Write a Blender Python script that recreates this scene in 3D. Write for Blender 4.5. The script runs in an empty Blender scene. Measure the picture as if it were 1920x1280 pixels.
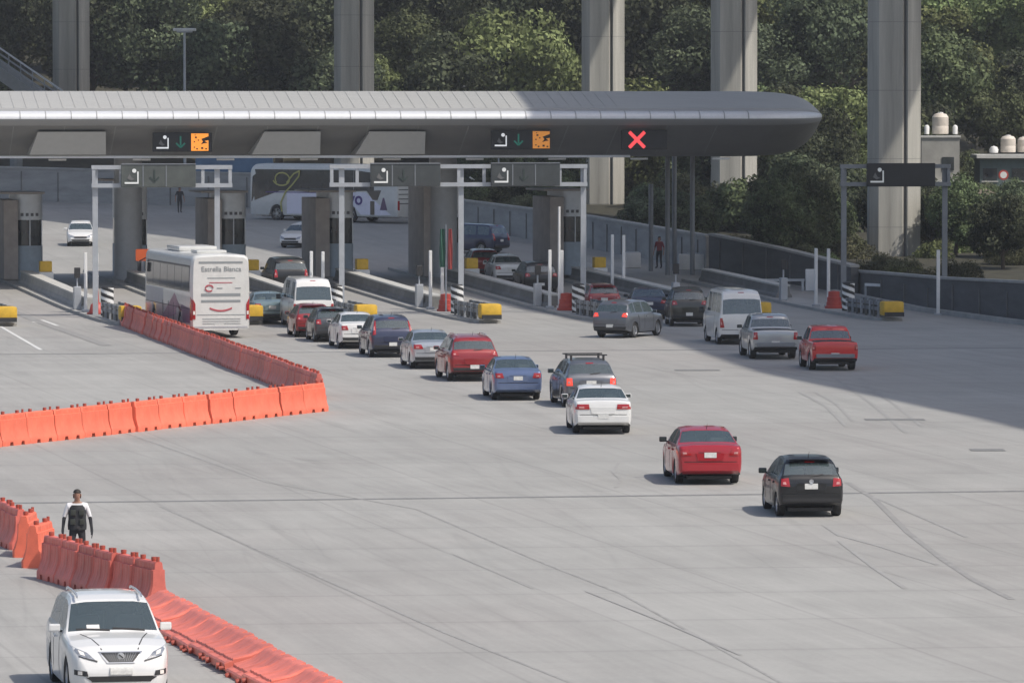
import bpy, bmesh, math, random
from mathutils import Vector, Matrix
from mathutils.bvhtree import BVHTree
R = math.radians
scene = bpy.context.scene
COL = scene.collection
random.seed(7)

# ---------------- camera, light, exposure ----------------
CAM_H = 10.1
cam_data = bpy.data.cameras.new('camera'); cam = bpy.data.objects.new('camera', cam_data); COL.objects.link(cam)
cam.location = (0, 0, CAM_H); cam.rotation_euler = (R(90 - 2.454), 0, 0)
cam_data.lens = 196.9; cam_data.sensor_width = 36; cam_data.clip_start = 1; cam_data.clip_end = 6000
scene.camera = cam
SUN = Vector((0.62, -0.40, 1.0)).normalized()
SUN_EL = math.asin(SUN.z); SUN_AZ = math.atan2(SUN.x, SUN.y)
world = bpy.data.worlds.new("World"); scene.world = world; world.use_nodes = True
wn = world.node_tree.nodes; wn.clear()
wo = wn.new('ShaderNodeOutputWorld'); wb = wn.new('ShaderNodeBackground'); ws = wn.new('ShaderNodeTexSky')
ws.sky_type = 'NISHITA'; ws.sun_disc = False; ws.sun_elevation = SUN_EL; ws.sun_rotation = SUN_AZ
ws.dust_density = 3.0; ws.ozone_density = 1.0
wb.inputs['Strength'].default_value = 0.14
world.node_tree.links.new(ws.outputs[0], wb.inputs[0]); world.node_tree.links.new(wb.outputs[0], wo.inputs[0])
sd = bpy.data.lights.new('sun', 'SUN'); so = bpy.data.objects.new('sun', sd); COL.objects.link(so)
sd.energy = 3.7; sd.angle = R(0.6); sd.color = (1.0, 0.94, 0.85)
so.rotation_euler = SUN.to_track_quat('Z', 'Y').to_euler(); so.location = (60, -40, 120)
scene.view_settings.view_transform = 'Standard'; scene.view_settings.look = 'None'
scene.view_settings.exposure = 0.0; scene.view_settings.gamma = 1.0

# ---------------- terrain and pixel-to-ground helper ----------------
F = 10500.0
def gz(y):                                   # the road climbs gently behind the plaza
    t = y - 255
    if t <= 0: return 0.0
    if t < 20: return 0.022 * t * t / 40
    return 0.022 * (t - 10)
def G(px, py):
    """ground point seen at a photo pixel (only used to survey where things stand)"""
    k = (py - 190) / F
    d = CAM_H / k
    for _ in range(60): d = 0.5 * d + 0.5 * (CAM_H - gz(d)) / k
    return Vector(((px - 960) / F * d, d, gz(d)))
PSI = R(8.45)
PSI2 = R(11.9); U2 = Vector((-math.sin(PSI2), math.cos(PSI2), 0))
U = Vector((-math.sin(PSI), math.cos(PSI), 0)); N = Vector((math.cos(PSI), math.sin(PSI), 0))

# ---------------- materials ----------------
MATS = {}
def mat(name, col, rough=0.6, metal=0.0, var=0.0, scale=3.0, coat=0.0, bump=0.0, spec=0.5, emit=None, emit_s=1.0, objvar=0.0, stretch=None):
    if name in MATS: return MATS[name]
    m = bpy.data.materials.new(name); m.use_nodes = True; nt = m.node_tree; nd = nt.nodes; L = nt.links
    b = nd['Principled BSDF']; MATS[name] = m
    b.inputs['Roughness'].default_value = rough; b.inputs['Metallic'].default_value = metal
    b.inputs['Coat Weight'].default_value = coat; b.inputs['Coat Roughness'].default_value = 0.05
    b.inputs['Specular IOR Level'].default_value = spec
    b.inputs['Base Color'].default_value = (*col, 1)
    if emit:
        b.inputs['Emission Color'].default_value = (*emit, 1); b.inputs['Emission Strength'].default_value = emit_s
    cur = None
    if var > 0:
        tc = nd.new('ShaderNodeTexCoord'); mp = nd.new('ShaderNodeMapping')
        if stretch: mp.inputs['Scale'].default_value = stretch
        L.new(tc.outputs['Object'], mp.inputs[0])
        n1 = nd.new('ShaderNodeTexNoise'); n1.inputs['Scale'].default_value = scale; n1.inputs['Detail'].default_value = 6; n1.inputs['Roughness'].default_value = 0.65
        L.new(mp.outputs[0], n1.inputs['Vector'])
        rp = nd.new('ShaderNodeMapRange'); rp.inputs['From Min'].default_value = 0.25; rp.inputs['From Max'].default_value = 0.75
        rp.inputs['To Min'].default_value = 1 - var; rp.inputs['To Max'].default_value = 1 + var
        L.new(n1.outputs['Fac'], rp.inputs['Value'])
        mx = nd.new('ShaderNodeVectorMath'); mx.operation = 'SCALE'; mx.inputs[0].default_value = col
        L.new(rp.outputs[0], mx.inputs['Scale']); cur = mx.outputs[0]
        if bump:
            bp = nd.new('ShaderNodeBump'); bp.inputs['Strength'].default_value = bump; bp.inputs['Distance'].default_value = 0.02
            L.new(n1.outputs['Fac'], bp.inputs['Height']); L.new(bp.outputs[0], b.inputs['Normal'])
    if objvar > 0:
        oi = nd.new('ShaderNodeObjectInfo'); r2 = nd.new('ShaderNodeMapRange')
        r2.inputs['To Min'].default_value = 1 - objvar; r2.inputs['To Max'].default_value = 1 + objvar
        L.new(oi.outputs['Random'], r2.inputs['Value'])
        m2 = nd.new('ShaderNodeVectorMath'); m2.operation = 'SCALE'
        if cur: L.new(cur, m2.inputs[0])
        else: m2.inputs[0].default_value = col
        L.new(r2.outputs[0], m2.inputs['Scale']); cur = m2.outputs[0]
    if cur: L.new(cur, b.inputs['Base Color'])
    return m

def paint(name, col, metallic=0.25, coat=.8, rough=.3): return mat('paint_' + name, col, rough, metallic, var=0.05, scale=1.5, coat=coat)
M_GLASS = mat('car_glass', (0.018, 0.028, 0.03), 0.06, 0.0, var=0.5, scale=2.2, spec=0.8)
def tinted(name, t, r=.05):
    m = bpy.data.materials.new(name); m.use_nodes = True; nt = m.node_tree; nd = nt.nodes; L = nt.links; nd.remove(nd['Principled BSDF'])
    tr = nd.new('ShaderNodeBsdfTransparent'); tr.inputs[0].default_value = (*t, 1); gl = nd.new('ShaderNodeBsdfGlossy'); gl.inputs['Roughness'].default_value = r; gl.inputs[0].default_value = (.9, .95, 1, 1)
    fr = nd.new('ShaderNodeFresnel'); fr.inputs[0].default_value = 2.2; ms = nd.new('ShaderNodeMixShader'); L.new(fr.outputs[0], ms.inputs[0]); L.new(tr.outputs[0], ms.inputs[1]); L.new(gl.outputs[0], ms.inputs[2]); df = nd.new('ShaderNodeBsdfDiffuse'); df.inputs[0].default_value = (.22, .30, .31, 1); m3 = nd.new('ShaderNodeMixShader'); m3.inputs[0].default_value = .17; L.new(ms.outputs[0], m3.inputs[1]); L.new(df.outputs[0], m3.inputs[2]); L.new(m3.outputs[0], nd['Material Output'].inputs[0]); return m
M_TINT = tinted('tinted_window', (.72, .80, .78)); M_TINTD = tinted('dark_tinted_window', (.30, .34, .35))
M_SEAT = mat('seat_fabric', (.16, .16, .165), .85, var=.2); M_SEATL = mat('seat_light', (.42, .40, .36), .85, var=.2)
M_RUBBER = mat('rubber', (0.018, 0.018, 0.019), 0.8, var=0.3, scale=8)
M_TRIM = mat('black_trim', (0.022, 0.022, 0.024), 0.55, var=0.2)
M_RIM = mat('alloy', (0.55, 0.56, 0.58), 0.3, 0.85, var=0.1)
M_SILV = mat('silver_trim', (0.62, 0.63, 0.65), 0.3, 0.7, var=0.08)
M_TAIL = mat('tail_red', (0.34, 0.010, 0.013), 0.12, coat=0.8, var=0.25, scale=12)
M_BRAKE = mat('brake_lit', (0.6, 0.03, 0.02), 0.2, coat=0.5, emit=(1.0, 0.10, 0.05), emit_s=0.7)
M_LAMP = mat('headlamp', (0.38, 0.40, 0.43), 0.08, 0.5, coat=1.0, var=0.55, scale=14)
M_TAILC = mat('tail_clear', (0.55, 0.25, 0.24), 0.2, coat=0.6, var=0.3, scale=10)
M_CLEAR = mat('clear_lamp', (0.75, 0.72, 0.68), 0.15, coat=0.6, var=0.2, scale=10)
M_PLATE = mat('plate', (0.62, 0.62, 0.60), 0.5, var=0.2, scale=20)
M_SEAM = mat('seam', (0.015, 0.015, 0.016), 0.7)
M_CONC = mat('concrete', (0.34, 0.335, 0.32), 0.85, var=0.22, scale=1.2, bump=0.3)
M_CONCD = mat('old_concrete', (0.17, 0.168, 0.162), 0.9, var=0.3, scale=0.8, bump=0.3)
M_STEEL = mat('galvanised', (0.42, 0.44, 0.47), 0.45, 0.35, var=0.12, scale=2)
M_STEELD = mat('grey_steel', (0.20, 0.215, 0.235), 0.5, 0.3, var=0.12)
M_PANEL = mat('sign_black', (0.014, 0.015, 0.018), 0.45, var=0.3, scale=2)
M_PANELG = mat('sign_grey', (0.045, 0.052, 0.055), 0.5, var=0.25, scale=2)
M_WHITE = mat('white_paint', (0.72, 0.72, 0.71), 0.55, var=0.1, scale=2)
M_YEL = mat('yellow', (0.62, 0.38, 0.03), 0.55, var=0.2, scale=4)
M_ORANGE = mat('barrier_orange', (0.70, 0.135, 0.055), 0.5, var=0.16, scale=2.5, objvar=0.10)
M_ORANGED = mat('barrier_shaded', (0.46, 0.10, 0.07), 0.55, var=0.25, scale=2.2, objvar=0.14)  # barrier orange with the dulling of shade put into the colour
M_CAP = mat('barrier_cap', (0.36, 0.07, 0.045), 0.5, var=0.2)
M_ARM = mat('red_cone', (0.42, 0.05, 0.035), 0.5, var=0.15)

# ---------------- object helpers ----------------
def tag(o, label=None, cat=None, group=None, kind=None):
    if label: o['label'] = label
    if cat: o['category'] = cat
    if group: o['group'] = group
    if kind: o['kind'] = kind
    return o
def empty(name, loc=(0, 0, 0), rz=0.0, label=None, cat=None, group=None):
    o = bpy.data.objects.new(name, None); COL.objects.link(o); o.empty_display_size = 0.3
    o.location = loc; o.rotation_euler = (0, 0, rz); return tag(o, label, cat, group)
def link(name, mesh, parent=None, loc=None):
    o = bpy.data.objects.new(name, mesh); COL.objects.link(o)
    if parent: o.parent = parent
    if loc is not None: o.location = loc
    return o
def copy_tree(o, parent=None):
    c = o.copy(); COL.objects.link(c)
    if parent is not None: c.parent = parent
    for ch in list(o.children): copy_tree(ch, c)
    return c

class MB:
    """collects geometry for ONE mesh object"""
    def __init__(s): s.v = []; s.f = []; s.m = []; s.mats = []
    def mi(s, m):
        if m not in s.mats: s.mats.append(m)
        return s.mats.index(m)
    def add(s, vs, fs, m):
        b = len(s.v); k = s.mi(m); s.v += [tuple(v) for v in vs]
        for f in fs: s.f.append(tuple(i + b for i in f)); s.m.append(k)
        return s
    def box(s, c, d, m, rz=0.0, ch=0.0, M=None):
        x, y, z = d[0] / 2, d[1] / 2, d[2] / 2
        if ch <= 0:
            vs = [(-x,-y,-z),(x,-y,-z),(x,y,-z),(-x,y,-z),(-x,-y,z),(x,-y,z),(x,y,z),(-x,y,z)]
            fs = [(3,2,1,0),(4,5,6,7),(0,1,5,4),(1,2,6,5),(2,3,7,6),(3,0,4,7)]
        else:
            bm = bmesh.new(); bmesh.ops.create_cube(bm, size=1)
            for v in bm.verts: v.co = Vector((v.co.x*d[0], v.co.y*d[1], v.co.z*d[2]))
            bmesh.ops.bevel(bm, geom=list(bm.edges), offset=ch, segments=2, affect='EDGES', profile=0.6)
            bm.verts.ensure_lookup_table()
            vs = [tuple(v.co) for v in bm.verts]; fs = [tuple(v.index for v in f.verts) for f in bm.faces]; bm.free()
        T = Matrix.Translation(Vector(c)) @ Matrix.Rotation(rz, 4, 'Z')
        if M is not None: T = M @ T
        return s.add([T @ Vector(v) for v in vs], fs, m)
    def tube(s, p0, p1, r0, m, r1=None, n=12, cap=True):
        p0 = Vector(p0); p1 = Vector(p1); r1 = r0 if r1 is None else r1
        d = (p1 - p0).normalized(); a = d.orthogonal().normalized(); b = d.cross(a)
        vs = []
        for p, r in ((p0, r0), (p1, r1)):
            for i in range(n):
                t = 2*math.pi*i/n; vs.append(p + (a*math.cos(t) + b*math.sin(t))*r)
        fs = [(i, (i+1) % n, n+(i+1) % n, n+i) for i in range(n)]
        if cap: fs += [tuple(range(n))[::-1], tuple(range(n, 2*n))]
        return s.add(vs, fs, m)
    def bar(s, p0, p1, w, h, m):
        """rectangular bar between two points, h vertical, w across"""
        p0 = Vector(p0); p1 = Vector(p1); d = (p1-p0).normalized()
        up = Vector((0,0,1)) if abs(d.z) < 0.95 else Vector((0,1,0))
        a = d.cross(up).normalized()*w/2; b = a.cross(d).normalized()*h/2
        vs = [p+q for p in (p0, p1) for q in (-a-b, a-b, a+b, -a+b)]
        return s.add(vs, [(0,1,2,3),(7,6,5,4),(0,4,5,1),(1,5,6,2),(2,6,7,3),(3,7,4,0)], m)
    def lathe(s, prof, m, c=(0,0,0), n=20, axis='Z'):
        vs = []; fs = []
        for r, z in prof:
            for i in range(n):
                t = 2*math.pi*i/n
                p = (r*math.cos(t), r*math.sin(t), z)
                if axis == 'X': p = (p[2], p[0], p[1])
                if axis == 'Y': p = (p[0], p[2], p[1])
                vs.append((p[0]+c[0], p[1]+c[1], p[2]+c[2]))
        for j in range(len(prof)-1):
            for i in range(n): fs.append((j*n+i, j*n+(i+1) % n, (j+1)*n+(i+1) % n, (j+1)*n+i))
        return s.add(vs, fs, m)
    def prism(s, pts, vec, m):
        n = len(pts); vec = Vector(vec); vs = [Vector(p) for p in pts]; vs += [v+vec for v in vs]
        fs = [tuple(range(n))[::-1], tuple(range(n, 2*n))] + [(i, (i+1) % n, n+(i+1) % n, n+i) for i in range(n)]
        return s.add(vs, fs, m)
    def grid(s, rows, m, closed=False):
        nc = len(rows[0]); vs = [p for r in rows for p in r]; fs = []
        for j in range(len(rows)-1):
            for i in range(nc if closed else nc-1):
                fs.append((j*nc+i, j*nc+(i+1) % nc, (j+1)*nc+(i+1) % nc, (j+1)*nc+i))
        return s.add(vs, fs, m)
    def mesh(s, name, smooth=None, fixn=True):
        me = bpy.data.meshes.new(name); me.from_pydata(s.v, [], s.f)
        for m in s.mats: me.materials.append(m)
        me.polygons.foreach_set('material_index', s.m)
        if fixn:
            bm = bmesh.new(); bm.from_mesh(me); bmesh.ops.recalc_face_normals(bm, faces=bm.faces); bm.to_mesh(me); bm.free()
        if smooth:
            me.polygons.foreach_set('use_smooth', [True]*len(me.polygons)); me.set_sharp_from_angle(angle=R(smooth))
        me.update(); return me
    def build(s, name, parent=None, loc=None, smooth=None, fixn=True):
        return link(name, s.mesh(name, smooth, fixn), parent, loc)

def text_mesh(txt, size, m, extrude=0.004, bold=0.0, spacing=1.0):
    cu = bpy.data.curves.new('txt', 'FONT'); cu.body = txt; cu.size = size; cu.extrude = extrude; cu.offset = bold
    cu.align_x = 'CENTER'; cu.align_y = 'CENTER'; cu.space_character = spacing; cu.resolution_u = 3
    o = bpy.data.objects.new('txt', cu); COL.objects.link(o)
    dg = bpy.context.evaluated_depsgraph_get(); me = bpy.data.meshes.new_from_object(o.evaluated_get(dg))
    bpy.data.objects.remove(o); bpy.data.curves.remove(cu); me.materials.clear(); me.materials.append(m); return me

def lerp_tab(tab, s):
    if s <= tab[0][0]: return tab[0][1]
    for (a, va), (b, vb) in zip(tab, tab[1:]):
        if s <= b: return va + (vb-va)*(s-a)/(b-a) if b > a else vb
    return tab[-1][1]

class Shell:
    """a closed hull we can lay trim panels on (ray casting against it)"""
    def __init__(s, mb):
        s.mb = mb; s.bvh = BVHTree.FromPolygons([Vector(v) for v in mb.v], mb.f)
    def hit(s, side, a, b):
        if side == 'rear': o, d = Vector((a, -60, b)), Vector((0, 1, 0))
        elif side == 'front': o, d = Vector((a, 60, b)), Vector((0, -1, 0))
        elif side == 'left': o, d = Vector((-30, a, b)), Vector((1, 0, 0))
        elif side == 'right': o, d = Vector((30, a, b)), Vector((-1, 0, 0))
        else: o, d = Vector((a, b, 30)), Vector((0, 0, -1))
        loc, nor, i, _ = s.bvh.ray_cast(o, d)
        if loc is None: return None
        if nor.dot(d) > 0: nor = -nor
        return loc, nor, d
    def patch(s, mb, side, c4, m, t=0.012, nu=6, nv=4, both=True):
        """c4: four corners (a,b) on the projection plane; both=True mirrors a/b about the centreline"""
        sets = [(side, c4)]
        if both:
            if side in ('rear', 'front', 'top'): sets.append((side, [(-a, b) for a, b in c4]))
            else: sets.append(({'left': 'right', 'right': 'left'}[side], c4))
        for sd_, c in sets:
            top = []; ok = True; row = []
            for j in range(nv+1):
                r = []
                for i in range(nu+1):
                    u, v = i/nu, j/nv
                    a = (c[0][0]*(1-u)+c[1][0]*u)*(1-v) + (c[3][0]*(1-u)+c[2][0]*u)*v
                    b = (c[0][1]*(1-u)+c[1][1]*u)*(1-v) + (c[3][1]*(1-u)+c[2][1]*u)*v
                    h = s.hit(sd_, a, b)
                    if h is None: r.append(None); continue
                    r.append((h[0] - h[2]*t, h[0] + h[2]*0.01))
                row.append(r)
            known = [q for r in row for q in r if q]
            if not known: continue
            for r in row:
                for i in range(len(r)):
                    if r[i] is None:
                        cand = [q for q in r if q] or known
                        r[i] = cand[-1] if i > len(r)//2 else cand[0]
            vs = [q[0] for r in row for q in r]; fs = []; nc = nu+1
            for j in range(nv):
                for i in range(nu): fs.append((j*nc+i, j*nc+i+1, (j+1)*nc+i+1, (j+1)*nc+i))
            ring = [(0, i) for i in range(nu)] + [(j, nu) for j in range(nv)] + [(nv, i) for i in range(nu, 0, -1)] + [(j, 0) for j in range(nv, 0, -1)]
            nb = len(vs); vs += [row[j][i][1] for j, i in ring]; k = len(ring)
            for q in range(k):
                a = ring[q]; b = ring[(q+1) % k]
                fs.append((a[0]*nc+a[1], b[0]*nc+b[1], nb+(q+1) % k, nb+q))
            mb.add(vs, fs, m)
        return mb

# ---------------- wheels ----------------
WHEELS = {}
def wheel_meshes(r, w):
    key = (round(r, 2), round(w, 2))
    if key in WHEELS: return WHEELS[key]
    a = MB(); rr = r*0.66
    a.lathe([(rr, -w/2+.02), (r*.93, -w/2), (r, -w/2+.03), (r, w/2-.03), (r*.93, w/2), (rr, w/2-.02)], M_RUBBER, n=28, axis='X')
    b = MB()
    b.lathe([(rr, -w/2+.03), (rr*.95, -w/2+.02), (rr*.9, -w/2+.06), (rr*.86, 0), (rr*.86, w/2-.06), (rr*.95, w/2-.02), (rr, w/2-.03)], M_RIM, n=24, axis='X')
    b.lathe([(rr*.86, 0), (0.001, 0)], M_TRIM, n=24, axis='X')
    for sx in (-1, 1):
        b.lathe([(0.001, sx*(w/2-.03)), (.06, sx*(w/2-.03)), (.065, sx*.02)], M_RIM, n=12, axis='X')
        for k in range(5):
            t = 2*math.pi*k/5
            c, s_ = math.cos(t), math.sin(t)
            for off in (-.035, .035):
                p0 = Vector((sx*(w/2-.045), c*.04 - s_*off, s_*.04 + c*off)); p1 = Vector((sx*(w/2-.05), c*rr*.92 - s_*off*1.5, s_*rr*.92 + c*off*1.5))
                b.bar(p0, p1, .045, .03, M_RIM)
    WHEELS[key] = (a.mesh('wheel', 40), b.mesh('rim', 40)); return WHEELS[key]

def add_wheels(root, r, w, xs, ys):
    tm, rm = wheel_meshes(r, w)
    for y in ys:
        for sx in (-1, 1):
            t = link('wheel', tm, root, (sx*xs, y, r)); link('rim', rm, t)

# ---------------- cars ----------------
SPECS = {
 'sedan': dict(L=4.5, W=1.76, zl=.22, r=.315, ra=.95, fa=3.62, tumble=.42,
   deck=[(0,.86),(.03,.99),(.10,1.035),(.6,1.05),(1.3,1.0),(3.2,.97),(3.45,.95),(4.05,.84),(4.35,.70),(4.47,.55),(4.5,.48)],
   roof=[(.62,1.05),(1.25,1.385),(1.55,1.44),(1.95,1.46),(2.35,1.44),(2.65,1.38),(3.40,.955)],
   rg=(.70,1.22), wg=(2.70,3.33), sw=[(1.05,1.85),(1.93,2.98)]),
 'hatch': dict(L=3.85, W=1.65, zl=.22, r=.30, ra=.62, fa=3.08, tumble=.38,
   deck=[(0,.80),(.03,.90),(.08,.97),(.3,.98),(2.7,.94),(2.95,.93),(3.45,.82),(3.72,.68),(3.83,.52),(3.85,.46)],
   roof=[(.05,.97),(.40,1.36),(.52,1.43),(.9,1.46),(1.5,1.475),(1.9,1.44),(2.2,1.36),(2.93,.935)],
   rg=(.12,.37), wg=(2.26,2.86), sw=[(.40,.62),(.70,1.42),(1.50,2.45)]),
 'suv': dict(L=4.5, W=1.83, zl=.26, r=.35, ra=.88, fa=3.58, tumble=.32,
   deck=[(0,.85),(.04,1.02),(.12,1.10),(1,1.10),(3.1,1.06),(3.4,1.05),(4.0,.99),(4.3,.88),(4.46,.70),(4.5,.58)],
   roof=[(.07,1.10),(.42,1.50),(.52,1.60),(.9,1.66),(1.7,1.70),(2.4,1.67),(2.68,1.59),(3.36,1.055)],
   rg=(.14,.40), wg=(2.74,3.28), sw=[(.45,.95),(1.03,1.85),(1.93,2.95)]),
 'wagon': dict(L=4.4, W=1.74, zl=.2, r=.31, ra=.85, fa=3.50, tumble=.38,
   deck=[(0,.82),(.03,.92),(.10,.99),(1,1.0),(3.0,.96),(3.3,.94),(3.9,.84),(4.25,.72),(4.38,.55),(4.4,.48)],
   roof=[(.07,.99),(.45,1.36),(.58,1.43),(1.0,1.47),(1.8,1.49),(2.3,1.46),(2.6,1.38),(3.28,.945)],
   rg=(.13,.42), wg=(2.66,3.20), sw=[(.48,.98),(1.06,1.80),(1.88,2.85)]),
 'minivan': dict(L=4.7, W=1.88, zl=.24, r=.33, ra=.85, fa=3.80, tumble=.18,
   deck=[(0,.85),(.03,.98),(.08,1.05),(1,1.06),(3.4,1.03),(3.7,1.02),(4.2,.92),(4.5,.75),(4.68,.58),(4.7,.5)],
   roof=[(.04,1.05),(.26,1.55),(.38,1.68),(.9,1.74),(2.2,1.76),(2.8,1.70),(3.1,1.58),(3.78,1.02)],
   rg=(.09,.24), wg=(3.16,3.70), sw=[(.35,1.15),(1.25,2.15),(2.25,3.3)]),
 'van': dict(L=4.85, W=1.88, zl=.26, r=.33, ra=.95, fa=3.75, tumble=.10,
   deck=[(0,1.0),(.02,1.22),(.05,1.26),(3.9,1.26),(4.3,1.22),(4.55,1.15),(4.72,1.0),(4.82,.75),(4.85,.6)],
   roof=[(.03,1.26),(.12,1.92),(.20,2.10),(.42,2.23),(.9,2.27),(3.3,2.27),(3.65,2.20),(3.9,2.04),(4.52,1.17)],
   rg=(.035,.115), wg=(3.95,4.44), sw=[(.35,1.35),(1.43,2.5),(2.6,3.45),(3.55,4.15)]),
 'pickup': dict(L=5.2, W=1.84, zl=.34, r=.38, ra=1.15, fa=4.20, tumble=.24,
   deck=[(0,1.00),(.02,1.12),(.06,1.16),(1.7,1.16),(2.5,1.14),(3.9,1.12),(4.1,1.10),(4.8,1.02),(5.05,.88),(5.17,.7),(5.2,.6)],
   roof=[(1.72,1.16),(1.86,1.62),(1.98,1.72),(2.4,1.76),(3.1,1.75),(3.4,1.68),(4.05,1.11)],
   rg=(1.745,1.84), wg=(3.45,3.97), sw=[(2.0,2.75),(2.85,3.75)]),
}
def make_car(kind, paint_m, style=None, scale=(1, 1, 1), tail=M_TAIL, trim_low=True, rails=False, rack=False, brake=False, plate=True, gl=None):
    S = SPECS[kind]; L, W = S['L'], S['W']; hw0 = W/2; style = style or {}
    kx, ky, kz = scale
    st = set()
    n = int(L/.09)
    for i in range(n+1): st.add(round(L*i/n, 3))
    for t in (S['deck'], S['roof']):
        for a, _ in t: st.add(a)
    for a in (.015, .05, .1, .18, L-.015, L-.05, L-.1, L-.2): st.add(round(a, 3))
    for a in S['rg']+S['wg']: st.add(a)
    for a, b in S['sw']: st.add(a); st.add(b)
    st = sorted(st)
    st2 = [st[0]]
    for a in st[1:]:
        if a - st2[-1] > .012: st2.append(a)
    st = st2
    plan = [(0,.83),(.015,.875),(.05,.925),(.12,.96),(.4,.99),(L*.4,1.0),(L*.65,1.0),(L-.6,.97),(L-.3,.92),(L-.1,.83),(L-.03,.74),(L,.68)]
    if kind in ('van', 'pickup', 'minivan'): plan[0:4] = [(0,.93),(.015,.955),(.05,.975),(.12,.988)]
    low = [(0,.18),(.06,.10),(.3,.05),(.7,0),(L-.6,0),(L-.2,.05),(L,.1)]
    Rr = S['r']+.055; tb = S['tumble']
    rows = []; info = []
    r0, r1 = S['roof'][0][0], S['roof'][-1][0]
    for s_ in st:
        hw = hw0*lerp_tab(plan, s_); zd = lerp_tab(S['deck'], s_)
        zr = max(zd, lerp_tab(S['roof'], s_)) if r0 <= s_ <= r1 else zd
        zl = S['zl'] + lerp_tab(low, s_); zs = zl
        for ax in (S['ra'], S['fa']):
            if abs(s_-ax) < Rr: zs = max(zs, S['r'] + math.sqrt(Rr*Rr-(s_-ax)**2) - .01)
        zs = min(zs, zd-.12)
        g = zr-zd; y = s_
        crown = .035 if g < .02 else 0.02
        zm = zs + (zd-zs)*.45
        half = [(0,zl),(hw*.70,zl),(hw*.70,zs),(hw*.955,zs),(hw*.99,zs+(zd-zs)*.18),(hw,zm),(hw*.992,zd-.13 if zd-.13 > zm else zm+.3*(zd-zm)),(hw*.962,zd-.02),
                (hw*.93,zd+.006+.02*min(1,g*8)),(hw*.925-tb*g*.10,zd+.05*g+.007+.02*min(1,g*8)),(hw*.915-tb*g*.86,zd+.86*g+.009),(hw*.88-tb*g*.97,zd+.965*g+.013),
                ((hw*.86-tb*g)*.66,zr+.013+crown*.75),((hw*.86-tb*g)*.33,zr+.013+crown*.95),(0,zr+.013+crown)]
        ring = [(x, y-L/2, z) for x, z in half] + [(-x, y-L/2, z) for x, z in half[-2:0:-1]]
        rows.append(ring); info.append(s_)
    nh = 15; nr = len(rows[0])
    root = empty('car')
    body = MB(); wsh = MB(); rwn = MB(); sides = {}
    full = MB()
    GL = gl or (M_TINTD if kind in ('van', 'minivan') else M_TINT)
    V = [p for r_ in rows for p in r_]
    def cell(i):                      # index of band on a half section for ring segment i
        return i if i < nh-1 else nr-1-i
    F_body = []
    for j in range(len(rows)-1):
        sm = (info[j]+info[j+1])/2
        for i in range(nr):
            f = (j*nr+i, j*nr+(i+1) % nr, (j+1)*nr+(i+1) % nr, (j+1)*nr+i)
            full.add([V[k] for k in f], [(0,1,2,3)], paint_m)
            c = cell(i); left = i >= nh-1
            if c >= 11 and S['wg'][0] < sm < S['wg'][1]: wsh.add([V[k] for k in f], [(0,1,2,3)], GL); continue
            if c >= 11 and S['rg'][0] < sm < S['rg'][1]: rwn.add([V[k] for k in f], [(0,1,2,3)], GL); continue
            if c == 9:
                hitw = None
                for q, (a, b) in enumerate(S['sw']):
                    if a < sm < b and lerp_tab(S['roof'], sm)-lerp_tab(S['deck'], sm) > .06: hitw = q
                if hitw is not None:
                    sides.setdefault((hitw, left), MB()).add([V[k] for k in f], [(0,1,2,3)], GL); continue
            F_body.append((f, M_TRIM if c <= 2 else paint_m))
    body.v = list(V)
    for f, m in F_body: body.f.append(f); body.m.append(body.mi(m))
    for row_i, rev in ((0, True), (len(rows)-1, False)):     # end caps
        b0 = row_i*nr
        for k in range(1, nh-1):
            l = (b0+k, b0+k+1, b0+nr-k-1 if k+1 < nh-1 else b0+k+1, b0+nr-k)
            l = tuple(dict.fromkeys(l))
            body.f.append(l if rev else l[::-1]); body.m.append(body.mi(paint_m)); full.add([V[q] for q in l], [tuple(range(len(l)))], paint_m)
        l = (b0, b0+1, b0+nr-1); body.f.append(l); body.m.append(body.mi(paint_m)); full.add([V[q] for q in l], [(0,1,2)], paint_m)
    sh = Shell(full)
    body.build('body', root, smooth=38)
    def weld(mb):
        me = mb.mesh('w', None); bm = bmesh.new(); bm.from_mesh(me); bmesh.ops.remove_doubles(bm, verts=bm.verts, dist=1e-4)
        bmesh.ops.recalc_face_normals(bm, faces=bm.faces); bm.to_mesh(me); bm.free()
        me.polygons.foreach_set('use_smooth', [True]*len(me.polygons)); return me
    if wsh.f: link('windscreen', weld(wsh), root)
    if rwn.f: link('rear_window', weld(rwn), root)
    for k_, mb in sides.items(): link('side_window', weld(mb), root)
    hw = hw0; H = max(z for _, z in S['roof']); zb = lerp_tab(S['deck'], .12)
    add_wheels(root, S['r'], .2 if kind != 'pickup' else .25, hw*.965-.11, (S['ra']-L/2, S['fa']-L/2))
    # underbody, so that the ground shows dark under the car
    ub = MB(); ub.box((0, 0, S['zl']-.03), (W*.66, L*.86, .10), M_TRIM, ch=.02); ub.build('underbody', root)
    # cabin interior, seen through the glass
    sw0 = S['sw'][0][0]; zb0 = lerp_tab(S['deck'], (S['rg'][1]+S['wg'][0])/2); cy0, cy1 = S['rg'][1]+.05, S['wg'][1]-.05
    ib = MB(); ib.box((0, (cy0+cy1)/2-L/2, zb0-.33), (W*.86, cy1-cy0, .3), M_TRIM); ib.box((0, S['wg'][1]-.22-L/2, zb0-.06), (W*.80, .40, .16), M_TRIM, ch=.04); ib.build('cabin_floor', root)
    ms_ = M_SEATL if random.random() < .4 else M_SEAT
    fy = S['wg'][0]-.35-L/2; ry = max(S['rg'][1]+.15, S['sw'][0][0]+.35 if kind in ('van', 'minivan', 'suv') else S['rg'][1]+.10)-L/2
    rowsy = [fy] + ([ry] if kind != 'pickup' else []) + ([(fy+ry)/2] if kind in ('van', 'minivan') else [])
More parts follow.
